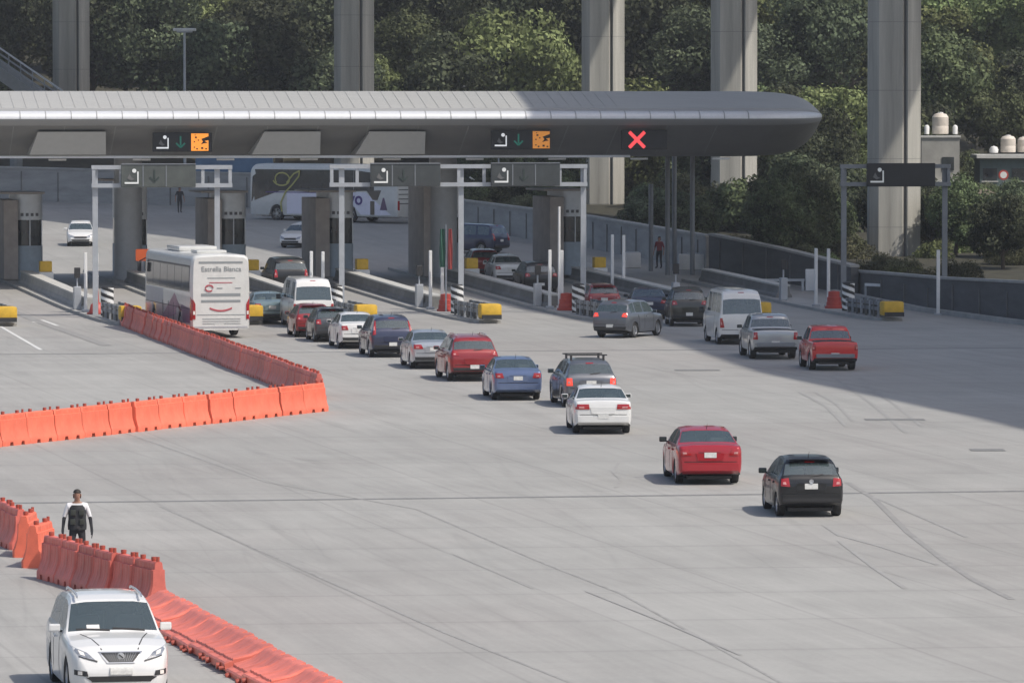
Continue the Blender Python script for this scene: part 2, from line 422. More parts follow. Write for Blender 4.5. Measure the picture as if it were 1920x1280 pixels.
    for yy in rowsy:
        for sx in (-1, 1):
            st_ = MB(); st_.box((sx*W*.21, yy, zb0-.02), (W*.27, .14, .52), ms_, ch=.05); st_.box((sx*W*.21, yy-.02, zb0+.33), (W*.13, .09, .16), ms_, ch=.03); st_.build('seat', root)
    # tail lights
    tl = style.get('tail')
    if tl is None:
        tl = {'sedan': [(.50,.80),(.79,.80),(.80,.97),(.55,.97)], 'hatch': [(.52,.78),(.74,.80),(.73,.98),(.55,1.0)],
              'suv': [(.56,.98),(.82,.96),(.80,1.16),(.62,1.14)], 'wagon': [(.60,.70),(.80,.70),(.79,.94),(.62,.94)],
              'minivan': [(.68,.80),(.86,.80),(.85,1.20),(.72,1.20)], 'van': [(.72,.72),(.90,.72),(.90,1.12),(.80,1.12)],
              'pickup': [(.74,.82),(.90,.82),(.90,1.13),(.76,1.13)]}[kind]
    for sx in (-1, 1):
        mb = MB(); sh.patch(mb, 'rear', [(sx*a, b) for a, b in tl], M_BRAKE if brake else tail, .018, both=False)
        cx_ = sum(a for a, b in tl)/4; cz_ = sum(b for a, b in tl)/4
        sh.patch(mb, 'rear', [(sx*(cx_+(a-cx_)*.38+.02), cz_+(b-cz_)*.30-.02) for a, b in tl], M_TAILC, .024, both=False)
        mb.build('tail_light', root, smooth=40)
    # head lights
    zh = lerp_tab(S['deck'], L-.25)
    hl = style.get('head') or [(.34,zh-.20),(.62,zh-.17),(.74,zh+.02),(.42,zh-.08)]
    for sx in (-1, 1):
        mb = MB(); sh.patch(mb, 'front', [(sx*a, b) for a, b in hl], M_LAMP, .012, both=False)
        mb.build('headlight', root, smooth=40)
    gr = MB(); gq = style.get('grille') or [(-.36,zh-.24),(.36,zh-.24),(.42,zh-.12),(-.42,zh-.12)]
    sh.patch(gr, 'front', gq, M_TRIM, .012, both=False)
    sh.patch(gr, 'front', [(-.5,.34),(.5,.34),(.55,.44),(-.55,.44)], M_TRIM, .010, both=False); gr.build('grille', root)
    # bumpers, seams, handles, plate
    bz = style.get('bumper', .52)
    if kind not in ('van', 'pickup'):
        mb = MB(); sh.patch(mb, 'rear', [(-hw*.85,.30),(hw*.85,.30),(hw*.855,.585),(-hw*.855,.585)], paint_m, .055, nu=18, nv=3, both=False); mb.build('rear_bumper', root, smooth=35)
        mb = MB(); sh.patch(mb, 'rear', [(-.34,.66),(.34,.66),(.38,.86),(-.38,.86)], paint_m, .018, nu=8, nv=2, both=False); mb.build('tailgate_panel', root, smooth=35)
    if trim_low:
        mb = MB(); sh.patch(mb, 'rear', [(-hw*.84,S['zl']+.15),(hw*.84,S['zl']+.15),(hw*.86,S['zl']+.27),(-hw*.86,S['zl']+.27)], M_TRIM, .062, nu=14, both=False)
        mb.build('bumper_trim', root, smooth=40)
    sm_ = MB()
    sh.patch(sm_, 'rear', [(-hw*.88,bz+.10),(hw*.88,bz+.10),(hw*.88,bz+.118),(-hw*.88,bz+.118)], M_SEAM, .004, nu=16, nv=1, both=False); sm_.build('tailgate_seam', root)
    z0 = S['zl']+.13
    for a in style.get('doors', [S['sw'][-1][1]-.02, S['sw'][-1][0]-.04]):
        zt = lerp_tab(S['deck'], a)-.03
        for sd_ in ('left', 'right'): sm_ = MB(); sh.patch(sm_, sd_, [(a-L/2,z0),(a-L/2+.016,z0),(a-L/2+.016,zt),(a-L/2,zt)], M_SEAM, .004, nu=1, nv=8, both=False); sm_.build('door_seam', root)
    if kind != 'pickup' or True:
        a = S['ra']+Rr+.06; zt = lerp_tab(S['deck'], a)-.03
        for sd_ in ('left', 'right'): sm_ = MB(); sh.patch(sm_, sd_, [(a-L/2,z0),(a-L/2+.016,z0),(a-L/2+.016-.15,zt),(a-L/2-.15,zt)], M_SEAM, .004, nu=1, nv=8, both=False); sm_.build('door_seam', root)
    for q, (a, b) in enumerate(S['sw'][-2:]):
        y = a-L/2+.14; z = lerp_tab(S['deck'], a)-.12
        for sd_ in ('left', 'right'):
            mb = MB(); sh.patch(mb, sd_, [(y,z-.02),(y+.18,z-.02),(y+.18,z+.02),(y,z+.02)], paint_m if style.get('body_handle', True) else M_SILV, .035, nu=3, nv=1, both=False)
            mb.build('door_handle', root)
    if plate:
        pz = style.get('plate', bz-.03 if kind in ('suv', 'van') else .72)
        mb = MB(); sh.patch(mb, 'rear', [(-.16,pz),(.16,pz),(.16,pz+.14),(-.16,pz+.14)], M_PLATE, .064 if pz < .58 else .03, nu=2, nv=2, both=False)
        mb.build('licence_plate', root)
        if style.get('rear_bar', True) and kind in ('sedan', 'suv', 'hatch', 'wagon'):
            mb = MB(); sh.patch(mb, 'rear', [(-.28,pz+.15),(.28,pz+.15),(.28,pz+.18),(-.28,pz+.18)], M_SILV if style.get('chrome') else paint_m, .028, nu=4, nv=1, both=False); mb.build('plate_garnish', root)
    mb = MB(); ey = {'van': 1.75}.get(kind, 0)
    # high brake light
    zt = H-.09 if kind not in ('sedan',) else None
    if zt: sh.patch(mb, 'rear', [(-.12,zt-.02),(.12,zt-.02),(.12,zt+.01),(-.12,zt+.01)], M_TAIL, .012, nu=2, nv=1, both=False); mb.build('brake_light', root)
    # rear wiper
    if kind in ('hatch', 'suv', 'wagon', 'minivan'):
        mb = MB(); sh.patch(mb, 'rear', [(-.02,zb+.06),(.30,zb+.10),(.30,zb+.125),(-.02,zb+.085)], M_TRIM, .02, nu=5, nv=1, both=False); mb.build('wiper', root)
    # mirrors
    am = S['sw'][-1][1]-.06; zmr = lerp_tab(S['deck'], am)+.05
    for sx in (-1, 1):
        mb = MB(); x0 = sx*hw*.93
        mb.box((x0+sx*.13, am-L/2, zmr+.04), (.20, .09, .14 if kind != 'van' else .24), paint_m if style.get('body_mirror', kind not in ('van', 'pickup')) else M_TRIM, ch=.03)
        mb.bar((x0-sx*.02, am-L/2, zmr-.03), (x0+sx*.09, am-L/2, zmr), .05, .035, M_TRIM)
        mb.box((x0+sx*.13, am-L/2-.048, zmr+.04), (.16, .006, .10), M_GLASS); mb.build('side_mirror', root)
    if rails:
        for sx in (-1, 1):
            mb = MB(); x0 = sx*(hw*.80-tb*(H-zb))
            a0, a1 = .75-L/2, 2.45-L/2; pts = [(x0, a0, H-.0), (x0, a0+.12, H+.035), (x0, (a0+a1)/2, H+.05), (x0, a1-.14, H+.035), (x0, a1, H-.01)]
            for p, q in zip(pts, pts[1:]): mb.bar(p, q, .03, .03, M_SILV)
            mb.build('roof_rail', root)
    if rack:
        mb = MB(); x0 = hw*.80-tb*(H-zb)
        for yy in (.95-L/2, 2.1-L/2):
            mb.bar((-x0-.14, yy, H+.14), (x0+.14, yy, H+.14), .05, .04, M_TRIM)
            for sx in (-1, 1): mb.bar((sx*(x0+.02), yy, H-.02), (sx*(x0+.02), yy, H+.13), .07, .05, M_TRIM)
        mb.build('roof_rack', root)
    if kind in ('hatch', 'sedan', 'suv') and style.get('antenna', True):
        mb = MB(); mb.tube((0, .95-L/2 if kind == 'sedan' else .6-L/2, H-.01), (0, .72-L/2 if kind == 'sedan' else .42-L/2, H+.16), .008, M_TRIM, r1=.003, n=6); mb.build('antenna', root)
    if kind in ('hatch',):
        mb = MB(); mb.prism([(-.50,-L/2+.34,1.425),(-.50,-L/2+.46,1.45),(-.50,-L/2+.28,1.455)], (1.0,0,0), paint_m); mb.build('roof_spoiler', root)
    if kind == 'pickup':
        mb = MB(); sh.patch(mb, 'top', [(-.74,-L/2+.1),(.74,-L/2+.1),(.74,-L/2+1.62),(-.74,-L/2+1.62)], M_TRIM, .012, nu=4, nv=6, both=False); mb.build('bed_liner', root)
        mb = MB(); mb.box((0, -L/2-.06, .62), (1.5, .16, .16), M_STEELD, ch=.02); mb.build('rear_bumper', root)
    root.scale = (kx, ky, kz*.965)
    root['_L'] = L*ky; root['_ra'] = S['ra']*ky; root['_fa'] = (L-S['fa'])*ky
    return root, sh

def place_rear(root, px, py, yaw_deg):
    """park the car so that its rear axle is over the surveyed point; yaw: degrees to the left of straight-ahead"""
    P = G(px, py); a = R(yaw_deg); h = Vector((-math.sin(a), math.cos(a), 0))
    off = root['_L']/2-root['_ra']
    c = P + h*off; zf = gz(P.y+2.6*math.cos(a)); zr_ = gz(P.y)
    root.location = (c.x, c.y, (zf+zr_)/2); root.rotation_euler = (math.atan2(zf-zr_, 2.6), 0, a)
def place_front(root, px, py, yaw_deg):
    P = G(px, py); a = R(yaw_deg); h = Vector((-math.sin(a), math.cos(a), 0))
    off = root['_L']/2-root['_fa']
    c = P - h*off; zr_ = gz(P.y-2.6*h.y); zf = gz(P.y)
    root.location = (c.x, c.y, (zf+zr_)/2); root.rotation_euler = (math.atan2(zf-zr_, 2.6), 0, a)
def finish(root, name, label, cat, group=None):
    root.name = name; tag(root, label, cat, group)
    for k in ('_L', '_ra', '_fa'):
        if k in root: del root[k]

# ---------------- ground ----------------
def ground_material():
    m = bpy.data.materials.new('plaza_concrete'); m.use_nodes = True; nt = m.node_tree; nd = nt.nodes; L = nt.links
    b = nd['Principled BSDF']; b.inputs['Roughness'].default_value = 0.75; b.inputs['Specular IOR Level'].default_value = 0.35
    tc = nd.new('ShaderNodeTexCoord')
    def noise(scale, mp_scale, rz, detail=5, rough=.6, loc=(0, 0, 0)):
        m0 = nd.new('ShaderNodeMapping'); m0.inputs['Rotation'].default_value = (0, 0, rz); m0.inputs['Location'].default_value = loc; L.new(tc.outputs['Object'], m0.inputs[0])
        mp = nd.new('ShaderNodeMapping'); mp.inputs['Scale'].default_value = mp_scale; L.new(m0.outputs[0], mp.inputs[0]); n = nd.new('ShaderNodeTexNoise'); n.inputs['Scale'].default_value = scale
        n.inputs['Detail'].default_value = detail; n.inputs['Roughness'].default_value = rough; L.new(mp.outputs[0], n.inputs[0]); return n.outputs['Fac'], mp
    def rng(x, a, b_, c, d):
        r = nd.new('ShaderNodeMapRange'); r.inputs['From Min'].default_value = a; r.inputs['From Max'].default_value = b_
        r.inputs['To Min'].default_value = c; r.inputs['To Max'].default_value = d; L.new(x, r.inputs['Value']); return r.outputs[0]
    def mul(a, b_):
        x = nd.new('ShaderNodeMath'); x.operation = 'MULTIPLY'; L.new(a, x.inputs[0]); L.new(b_, x.inputs[1]); return x.outputs[0]
    big, _ = noise(0.035, (1, 1, 1), 0, 5, .6)
    # traffic streaks along two headings of travel
    s1, _ = noise(1.0, (1.2, 0.018, 1), R(-9), 5, .7)
    s2, _ = noise(1.0, (2.6, 0.03, 1), R(-13), 4, .7, (30, 5, 0))
    lat, _ = noise(1.0, (0.03, 0.30, 1), R(-6), 5, .75)
    fine, _ = noise(9, (1, 1, 1), 0, 3, .6)
    mott, _ = noise(0.5, (1, .35, 1), 0, 5, .6)
    v = mul(rng(big, .3, .7, .90, 1.08), rng(s1, .3, .7, .94, 1.05))
    v = mul(v, rng(s2, .35, .75, 1.03, .92)); v = mul(v, rng(lat, .3, .7, .93, 1.06)); v = mul(v, rng(fine, .3, .7, .95, 1.05)); v = mul(v, rng(mott, .3, .7, .94, 1.05))
    # slab joints
    def joint(rot, period, width, dark, axis):
        mp = nd.new('ShaderNodeMapping'); mp.inputs['Rotation'].default_value = (0, 0, rot); L.new(tc.outputs['Object'], mp.inputs[0])
        sp = nd.new('ShaderNodeSeparateXYZ'); L.new(mp.outputs[0], sp.inputs[0])
        q = nd.new('ShaderNodeMath'); q.operation = 'PINGPONG'; q.inputs[1].default_value = period/2; L.new(sp.outputs[axis], q.inputs[0])
        return rng(q.outputs[0], width*.5, width, dark, 1.0)
    v = mul(v, joint(R(-12), 4.1, .05, .86, 'X')); v = mul(v, joint(R(-6), 6.0, .16, .90, 'Y'))
    # long thin tyre traces: ridges of stretched noise along several headings
    for rot, sx_, sy_, th, dk, lc in ((-11, .55, .012, .012, .90, 1), (-15, .5, .016, .010, .91, 7), (-6, .45, .014, .010, .92, 13), (-12, 1.1, .02, .014, .93, 21), (-19, .35, .015, .008, .91, 33)):
        f_, _ = noise(1.0, (sx_, sy_, 1), R(rot), 2, .45, (lc, lc*2, 0))
        a_ = nd.new('ShaderNodeMath'); a_.operation = 'SUBTRACT'; a_.inputs[1].default_value = .5; L.new(f_, a_.inputs[0])
        b2 = nd.new('ShaderNodeMath'); b2.operation = 'ABSOLUTE'; L.new(a_.outputs[0], b2.inputs[0])
        msk, _ = noise(.06, (1, .6, 1), 0, 3, .5, (lc*3, 0, 0))
        ln = rng(b2.outputs[0], 0, th, dk, 1.0)
        one = nd.new('ShaderNodeMix'); one.data_type = 'FLOAT'; L.new(rng(msk, .45, .6, 0, 1), one.inputs[0]); one.inputs[2].default_value = 1.0; L.new(ln, one.inputs[3])
        v = mul(v, one.outputs[0])
    # warm dusty patch hue
    cr = nd.new('ShaderNodeMix'); cr.data_type = 'RGBA'; cr.inputs[6].default_value = (.342, .337, .32, 1); cr.inputs[7].default_value = (.322, .308, .292, 1)
    hn, _ = noise(0.05, (1, .5, 1), 0, 4, .6, (11, 3, 0)); L.new(rng(hn, .45, .65, 0, 1), cr.inputs[0])
    mx = nd.new('ShaderNodeVectorMath'); mx.operation = 'SCALE'; L.new(cr.outputs[2], mx.inputs[0]); L.new(v, mx.inputs['Scale']); L.new(mx.outputs[0], b.inputs['Base Color'])
    return m
mb = MB(); ys = [-200, 0, 60] + [80+6*i for i in range(60)] + [460, 520, 700, 1500, 4000]; xs = [-2500, -300, -80, -40, 0, 40, 80, 300, 2500]
gy = lambda y: gz(min(y, 440))
mb.grid([[(x, y, gy(y)) for x in xs] for y in ys], ground_material())
tag(mb.build('ground', smooth=60), kind='structure')

ZS = [.004]
def strip(pts_px, w, m, z=.004, world=None):
    """flat band on the ground through surveyed points"""
    ZS[0] += .0003; z = ZS[0]; P = world or [G(*p) for p in pts_px]; Q = []
    for i in range(len(P)-1):
        n = max(1, int((P[i+1]-P[i]).length/4))
        for k in range(n): Q.append(P[i].lerp(P[i+1], k/n))
    Q.append(P[-1]); rows = []
    for i, p in enumerate(Q):
        d = (Q[min(i+1, len(Q)-1)]-Q[max(i-1, 0)]); d.z = 0; d.normalize(); a = Vector((-d.y, d.x, 0))
        ww = w(i/(len(Q)-1)) if callable(w) else w
        rows.append([(p+a*ww/2*s)[:2] + (gz(p.y)+z,) for s in (-1, 1)])
    mb = MB(); mb.grid(rows, m); return mb
M_JOINT = mat('joint_sealant', (.285, .281, .27), .85, var=.25, scale=2)
M_DRAIN = mat('drain_grate', (.19, .19, .187), .8, var=.25, scale=5)
M_SKID = mat('skid', (.262, .257, .248), .8, var=.2, scale=2)
M_SKIDF = mat('skid_faint', (.30, .295, .284), .8, var=.15, scale=2)
M_LANE = mat('worn_lane_paint', (.62, .62, .60), .7, var=.2, scale=3)
tag(strip([(-200, 946), (80, 943), (960, 933), (2100, 919)], .42, M_DRAIN).build('road_drain'), kind='structure')
tag(strip([(-200, 665.5), (960, 658), (2100, 651)], .5, M_DRAIN).build('road_drain'), kind='structure')
for pts, w in (([(200, 800), (500, 905), (780, 955), (1002, 1050), (1167, 1115), (1332, 1207), (1480, 1290)], .07), ([(300, 950), (600, 1084), (832, 1187), (1053, 1275), (1090, 1290)], .08),
               ([(850, 1040), (1000, 1105)], .05)):
    tag(strip(pts, w, M_JOINT if w > .055 else M_SKIDF, .004).build('road_joint'), kind='structure')
for pts, w, m in (([(1590, 905), (1640, 935), (1705, 1000), (1770, 1050), (1830, 1090), (1900, 1125)], .16, M_SKID), ([(1640, 932), (1740, 975), (1815, 1008)], .10, M_SKIDF),
               ([(1545, 985), (1575, 1005), (1650, 1025), (1760, 1060)], .10, M_SKIDF), ([(1575, 1015), (1640, 1065), (1700, 1105)], .12, M_SKIDF),
               ([(1500, 735), (1550, 762), (1588, 800)], .14, M_SKIDF), ([(1530, 735), (1570, 758), (1600, 790)], .12, M_SKIDF), ([(1560, 705), (1640, 760), (1700, 812)], .14, M_SKIDF), ([(1610, 712), (1680, 760), (1730, 800)], .12, M_SKIDF),
               ([(1160, 868), (1150, 885), (1165, 900), (1155, 915)], .10, M_SKIDF), ([(1100, 1110), (1250, 1170), (1390, 1230)], .08, M_SKIDF)):
    tag(strip(pts, w, m, .009).build('tyre_mark'), kind='structure')
for pts in ([(1265, 694), (1350, 694)], [(1622, 787), (1735, 787)], [(1820, 844), (1885, 844)]):
    tag(strip(pts, 1.0, M_DRAIN, .013).build('road_patch'), kind='structure')
for pts in ([(60, 603), (98, 611)], [(0, 612), (76, 656)], [(78, 600), (108, 611)]):
    tag(strip(pts, .16, M_LANE, .006).build('road_marking'), kind='structure')
tag(strip([(-60, 548), (40, 590), (200, 648)], .5, M_SKID, .006).build('road_stain'), kind='structure')

# ---------------- hillside ----------------
def hz(x, y):
    base = 430 - max(0, x-5)*1.2
    t = max(0, y-base); h = gz(min(y, 440))+.1*(y > 400)
    right = min(1, max(0, (x-12)/20))
    return h - .6 + .16*t*(1-right*.35) + (3*math.sin(x*.05+1)+2*math.sin(x*.13+y*.03))*min(1, t/60) - 1.2*max(0, 1-t/25)
M_HILL = mat('hill_soil', (.040, .038, .024), .95, var=.7, scale=.9)
mb = MB(); rows = []
for j in range(44):
    y = 372+8*j*(1+j*.02); rows.append([(x, y, hz(x, y)) for x in [-220+8*i for i in range(60)]])
mb.grid(rows, M_HILL); tag(mb.build('hillside', smooth=60), kind='structure')

mb = MB(); VE = [(-90, 440), (-36.5, 403), (-17, 389), (-6, 375), (-3.4, 359), (4.6, 333), (10.8, 307), (14.2, 295), (17.2, 288), (18.2, 280), (20.8, 268.5), (23.7, 257.5), (30.3, 230.5), (36.3, 205), (60, 120)]
mb.grid([[(x, y, gz(min(y, 440))+.05) for x, y in VE], [(x+12, y+14, gz(min(y+14, 440))+.05) for x, y in VE], [(x+60, y+60, gz(min(y+60, 440))+.05) for x, y in VE], [(x+400, y+200, gz(440)+.05) for x, y in VE]], M_HILL)
tag(mb.build('verge', smooth=60), kind='structure')
# ---------------- retaining walls ----------------
def wall(pts, hs, t, m, name, label, cap=None, down=1.0):
    mb = MB(); rows = []; n = len(pts)
    for i, (x, y) in enumerate(pts):
        a = Vector(pts[max(i-1, 0)]); b = Vector(pts[min(i+1, n-1)]); d = (b-a).normalized(); p = Vector((-d.y, d.x))*t
        z = gz(y); h = hs[i]
        rows.append([(x, y, z-down), (x, y, z+h), (x+p.x, y+p.y, z+h), (x+p.x, y+p.y, z-down)])
    mb.grid(rows, m, closed=True); mb.add(rows[0], [(0,1,2,3)], m); mb.add(rows[-1], [(0,1,2,3)], m)
    o = mb.build(name); tag(o, label, 'wall')
    c = MB(); rows = []
    for i, (x, y) in enumerate(pts):
        a = Vector(pts[max(i-1, 0)]); b = Vector(pts[min(i+1, n-1)]); d = (b-a).normalized(); p = Vector((-d.y, d.x)); z = gz(y)+hs[i]
        q0 = Vector((x, y))-p*.06; q1 = Vector((x, y))+p*(t+.06)
        rows.append([(q0.x, q0.y, z+.003), (q0.x, q0.y, z+.12), (q1.x, q1.y, z+.12), (q1.x, q1.y, z+.003)])
    c.grid(rows, cap or M_CONC, closed=True); c.add(rows[0], [(0,1,2,3)], M_CONC); c.add(rows[-1], [(0,1,2,3)], M_CONC); c.build('wall_cap', o)
    # buttress ribs on the road side
    rb = MB()
    for (x0, y0), (x1, y1), h in zip(pts, pts[1:], hs):
        L = math.hypot(x1-x0, y1-y0); k = max(1, int(L/3.2)); rz = math.atan2(y1-y0, x1-x0)
        for q in range(k):
            u = (q+.5)/k; x = x0+(x1-x0)*u; y = y0+(y1-y0)*u
            rb.box((x+.04*math.sin(rz), y-.04*math.cos(rz), gz(y)+h/2-.1), (.05, .06, h-.2), M_CONCD, rz=rz)
    rb.build('wall_joint', o)
    return o
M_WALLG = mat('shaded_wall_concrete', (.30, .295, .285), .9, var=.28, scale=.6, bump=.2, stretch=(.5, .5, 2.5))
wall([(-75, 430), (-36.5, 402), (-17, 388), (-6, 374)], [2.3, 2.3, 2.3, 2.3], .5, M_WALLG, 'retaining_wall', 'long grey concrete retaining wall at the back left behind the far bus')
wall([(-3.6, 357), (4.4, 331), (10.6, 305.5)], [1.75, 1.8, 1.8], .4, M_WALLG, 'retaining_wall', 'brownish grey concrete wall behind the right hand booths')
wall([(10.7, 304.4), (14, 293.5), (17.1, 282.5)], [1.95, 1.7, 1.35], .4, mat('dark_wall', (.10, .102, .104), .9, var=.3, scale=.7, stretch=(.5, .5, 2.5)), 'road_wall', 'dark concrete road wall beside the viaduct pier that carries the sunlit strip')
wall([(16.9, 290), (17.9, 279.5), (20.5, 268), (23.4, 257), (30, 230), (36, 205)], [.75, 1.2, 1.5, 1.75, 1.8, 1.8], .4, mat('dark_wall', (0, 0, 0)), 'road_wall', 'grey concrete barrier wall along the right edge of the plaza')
# kerb in front of the right wall
mb = MB(); kp = [Vector((16.2, 283, 0)), Vector((19.6, 267, 0)), Vector((22.6, 255.5, 0)), Vector((29.2, 228, 0))]
for a, b in zip(kp, kp[1:]):
    a.z = gz(a.y)+.10; b.z = gz(b.y)+.10; mb.bar(a, b, .35, .22, M_CONC)
tag(mb.build('kerb'), kind='structure')

# ---------------- viaduct ----------------
M_PIER = mat('pier_concrete', (.38, .37, .335), .85, var=.34, scale=.5, bump=.25, stretch=(3.5, 3.5, .18))
M_STAIN = mat('pier_stain', (.20, .19, .17), .95, var=.4, scale=.5, stretch=(3, 3, .3))
M_GROOVE = mat('pier_groove', (.10, .098, .095), .9)
M_PJ = mat('pier_joint', (.22, .218, .21), .9)
via = empty('viaduct', (14.5, 366, 0), label='tall concrete viaduct on five grooved piers crossing above the toll canopy', cat='bridge')
def pier(x, y, zb, w, yaw):
    mb = MB(); c = .38*w; hw = w/2
    sec = [(-hw, -.25*w), (-hw+.18*w, -.36*w), (.13*w, -.36*w), (.16*w, -.31*w), (.20*w, -.31*w), (.23*w, -.355*w), (hw-.10*w, -.16*w), (hw, -.04*w), (hw, .25*w), (hw-.18*w, .36*w), (-hw+.18*w, .36*w), (-hw, .25*w)]
    rows = []
    for k in range(24):
        z = zb + (45-zb)*k/23; rows.append([(px_, py_, z) for px_, py_ in sec])
    mb.grid(rows, M_PIER, closed=True)
    for z in [zb+3.9*k for k in range(1, 11)]:      # pour joints
        pts = [(a*1.002, b*1.002) for a, b in sec]
        mb.grid([[(a, b, z) for a, b in pts], [(a, b, z+.03) for a, b in pts]], M_PJ, closed=True)
    mb.box((.18*w, -.315*w, (45+zb)/2), (.035*w, .01, 45-zb-.01), M_GROOVE)
    o = mb.build('pier', via); o.location = Vector((x, y, 0))-via.location; o.rotation_euler = (0, 0, yaw)
PIERS = [(-36.4, 463, 1, 3.0, .05), (-12.0, 426, 1, 3.0, 0), (6.4, 394, -1, 3.0, 0), (14.5, 366, -1, 3.0, 0), (21.9, 321, -1, 3.0, 0)]
for p in PIERS: pier(*p)
pier(31.5, 268, -1, 3.0, 0)
# deck out of view over the piers; edges shaped to place its shadow
ED = [((50.0, 120), (80, 130)), ((44.2, 160), (73, 175)), ((38.6, 190), (64, 210)), ((35.2, 225), (58, 240)), ((31.4, 244), (52.5, 257)), ((20.5, 287), (44.8, 305.5)), ((12.9, 314), (35.5, 350)), ((-3.6, 352), (26, 379)), ((-22, 384), (10, 414)), ((-40, 410), (-8, 445)), ((-62, 436), (-36, 474)), ((-110, 480), (-90, 520))]
mb = MB(); rows = []
for (a, b) in ED: rows.append([(a[0], a[1], 45), (a[0], a[1], 47.5), (b[0], b[1], 47.5), (b[0], b[1], 45)])
mb.grid(rows, M_PIER, closed=True); mb.add(rows[0], [(0,1,2,3)], M_PIER); mb.add(rows[-1], [(0,1,2,3)], M_PIER)
o = mb.build('deck', via); o.location = -via.location

# ---------------- toll canopy ----------------
O1 = Vector((0, 286.3, 0))
def C_(t, v, z): p = O1+N*t+U*v; p.z = z; return p
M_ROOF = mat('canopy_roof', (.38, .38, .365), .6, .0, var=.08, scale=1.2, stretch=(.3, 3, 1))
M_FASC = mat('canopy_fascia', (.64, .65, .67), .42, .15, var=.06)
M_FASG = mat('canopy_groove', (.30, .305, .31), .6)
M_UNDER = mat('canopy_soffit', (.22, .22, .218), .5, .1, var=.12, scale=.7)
can = empty('toll_canopy', C_(-10, 6, 0), label='long grey metal toll plaza canopy with a rounded right end spanning the lanes', cat='canopy')
PROF = [('roof', [(14.5, 10.0), (6.5, 10.62), (5.5, 10.60), (1.05, 9.74)]), ('groove', [(1.05, 9.74), (1.0, 9.62), (.62, 9.60)]),
        ('fascia', [(.62, 9.60), (.30, 9.56), (.10, 9.46), (.0, 9.30), (.0, 9.20)]), ('lower', [(.0, 9.20), (.10, 9.06), (.55, 8.86)]),
        ('soffit', [(.55, 8.86), (2.2, 8.20), (4.4, 7.35), (5.0, 7.22), (14.6, 7.22), (15.4, 8.4), (14.5, 10.0)])]
ts = [-48, -40, -30, -20, -10, 0, 5, 9, 10.5, 11.5, 12.5, 13.5, 14.3, 14.9, 15.4, 15.8, 16.15, 16.45, 16.7, 16.9, 17.05, 17.17, 17.25, 17.31, 17.35]
def canopy_rows(pr):
    rows = []
    for t in ts:
        u = max(0, (t-9)/8.35); k = max(0, 1-u**3)**(1/2.8) if u > 0 else 1.0; kz = (1-.74*u**8) if u > 0 else 1
        rows.append([C_(t, 8+(v-8)*k, 9.32+(z-9.32)*kz)-can.location for v, z in pr])
    return rows
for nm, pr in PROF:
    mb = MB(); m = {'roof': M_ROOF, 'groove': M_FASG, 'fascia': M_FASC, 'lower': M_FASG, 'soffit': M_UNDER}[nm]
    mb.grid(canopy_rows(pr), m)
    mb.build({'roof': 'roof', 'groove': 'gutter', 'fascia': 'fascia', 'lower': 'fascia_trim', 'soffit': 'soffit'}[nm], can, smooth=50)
mb = MB()                                        # seams between the fascia sheets
for k in range(48):
    t = -47+1.29*k
    if t > 12.5: break
    u = max(0, (t-9)/8.35); kk = max(0, 1-u**3)**(1/2.8) if u > 0 else 1.0
    for (v0, z0), (v1, z1) in zip(PROF[2][1], PROF[2][1][1:]):
        mb.bar(C_(t, 8+(v0-.01-8)*kk, z0+.004)-can.location, C_(t, 8+(v1-.01-8)*kk, z1+.004)-can.location, .045, .012, M_FASG)
mb.build('sheet_seam', can)
mb = MB()                                        # standing seams on the roof
for k in range(86):
    t = -47+.62*k
    if t > 9: break
    mb.bar(C_(t, 1.1, 9.765)-can.location, C_(t, 5.5, 10.615)-can.location, .03, .012, M_ROOF)
mb.build('roof_seam', can)
M_FAIR = mat('fairing', (.42, .42, .41), .6, var=.06)
for x0, x1, sl in ((80, 205, 14), (500, 605, 20), (697, 802, 22)):
    mb = MB(); t0 = (x0-960)/36.5; t1 = (x1-960)/36.5; s_ = sl/36.5
    ring = [C_(t0, .95, 8.55), C_(t1, .95, 8.55), C_(t1+.08, 1.9, 7.38), C_(t0-s_, 1.9, 7.38)]
    mb.prism([p-can.location for p in ring], U*3.4, M_FAIR); mb.build('fairing', can)
mb = MB(); mb.bar(C_(-48, 2.3, 7.26)-can.location, C_(6.5, 2.3, 7.26)-can.location, .25, .12, M_FASC); mb.build('lighting_rail', can)
mb = MB()
for k in range(24):
    t = -46+2.58*k
    if t < 11: mb.bar(C_(t, .60, 8.83)-can.location, C_(t, 4.38, 7.345)-can.location, .05, .012, M_FASG)
mb.build('soffit_seam', can)
for k in range(9):
    mb = MB(); mb.box(C_(-23+4.3*k, 3.0, 7.12)-can.location, (.9, .25, .10), M_WHITE, rz=PSI, ch=.02); mb.build('soffit_lamp', can)
# canopy columns
def colm(t, v, r, m, nm='column'):
    mb = MB(); P = C_(t, v, 0)-can.location; zb = gz(C_(t, v, 0).y)
    mb.lathe([(r, zb-.1), (r, 7.25)], m, c=(P.x, P.y, 0), n=24); mb.lathe([(r*1.12, zb), (r*1.12, zb+.3), (r, zb+.31)], m, c=(P.x, P.y, 0), n=24); mb.build(nm, can, smooth=50)
M_COLM = mat('column_cladding', (.36, .37, .385), .5, .2, var=.1)
for px in (246, 830): colm((px-960)/35.0+1.6, 10.6, .74, M_COLM)
for px, v in ((1217, 17), (1245, 13), (1262, 17), (1292, 13)):
    t = (px-960)/34.9+.147*v+.3; mb = MB(); P = C_(t, v, 0)-can.location; zb = gz(C_(t, v, 0).y); mb.tube((P.x, P.y, zb-.1), (P.x, P.y, 7.3 if px != 1217 else 5.6), .13, M_STEELD, n=14); mb.build('column', can, smooth=50)

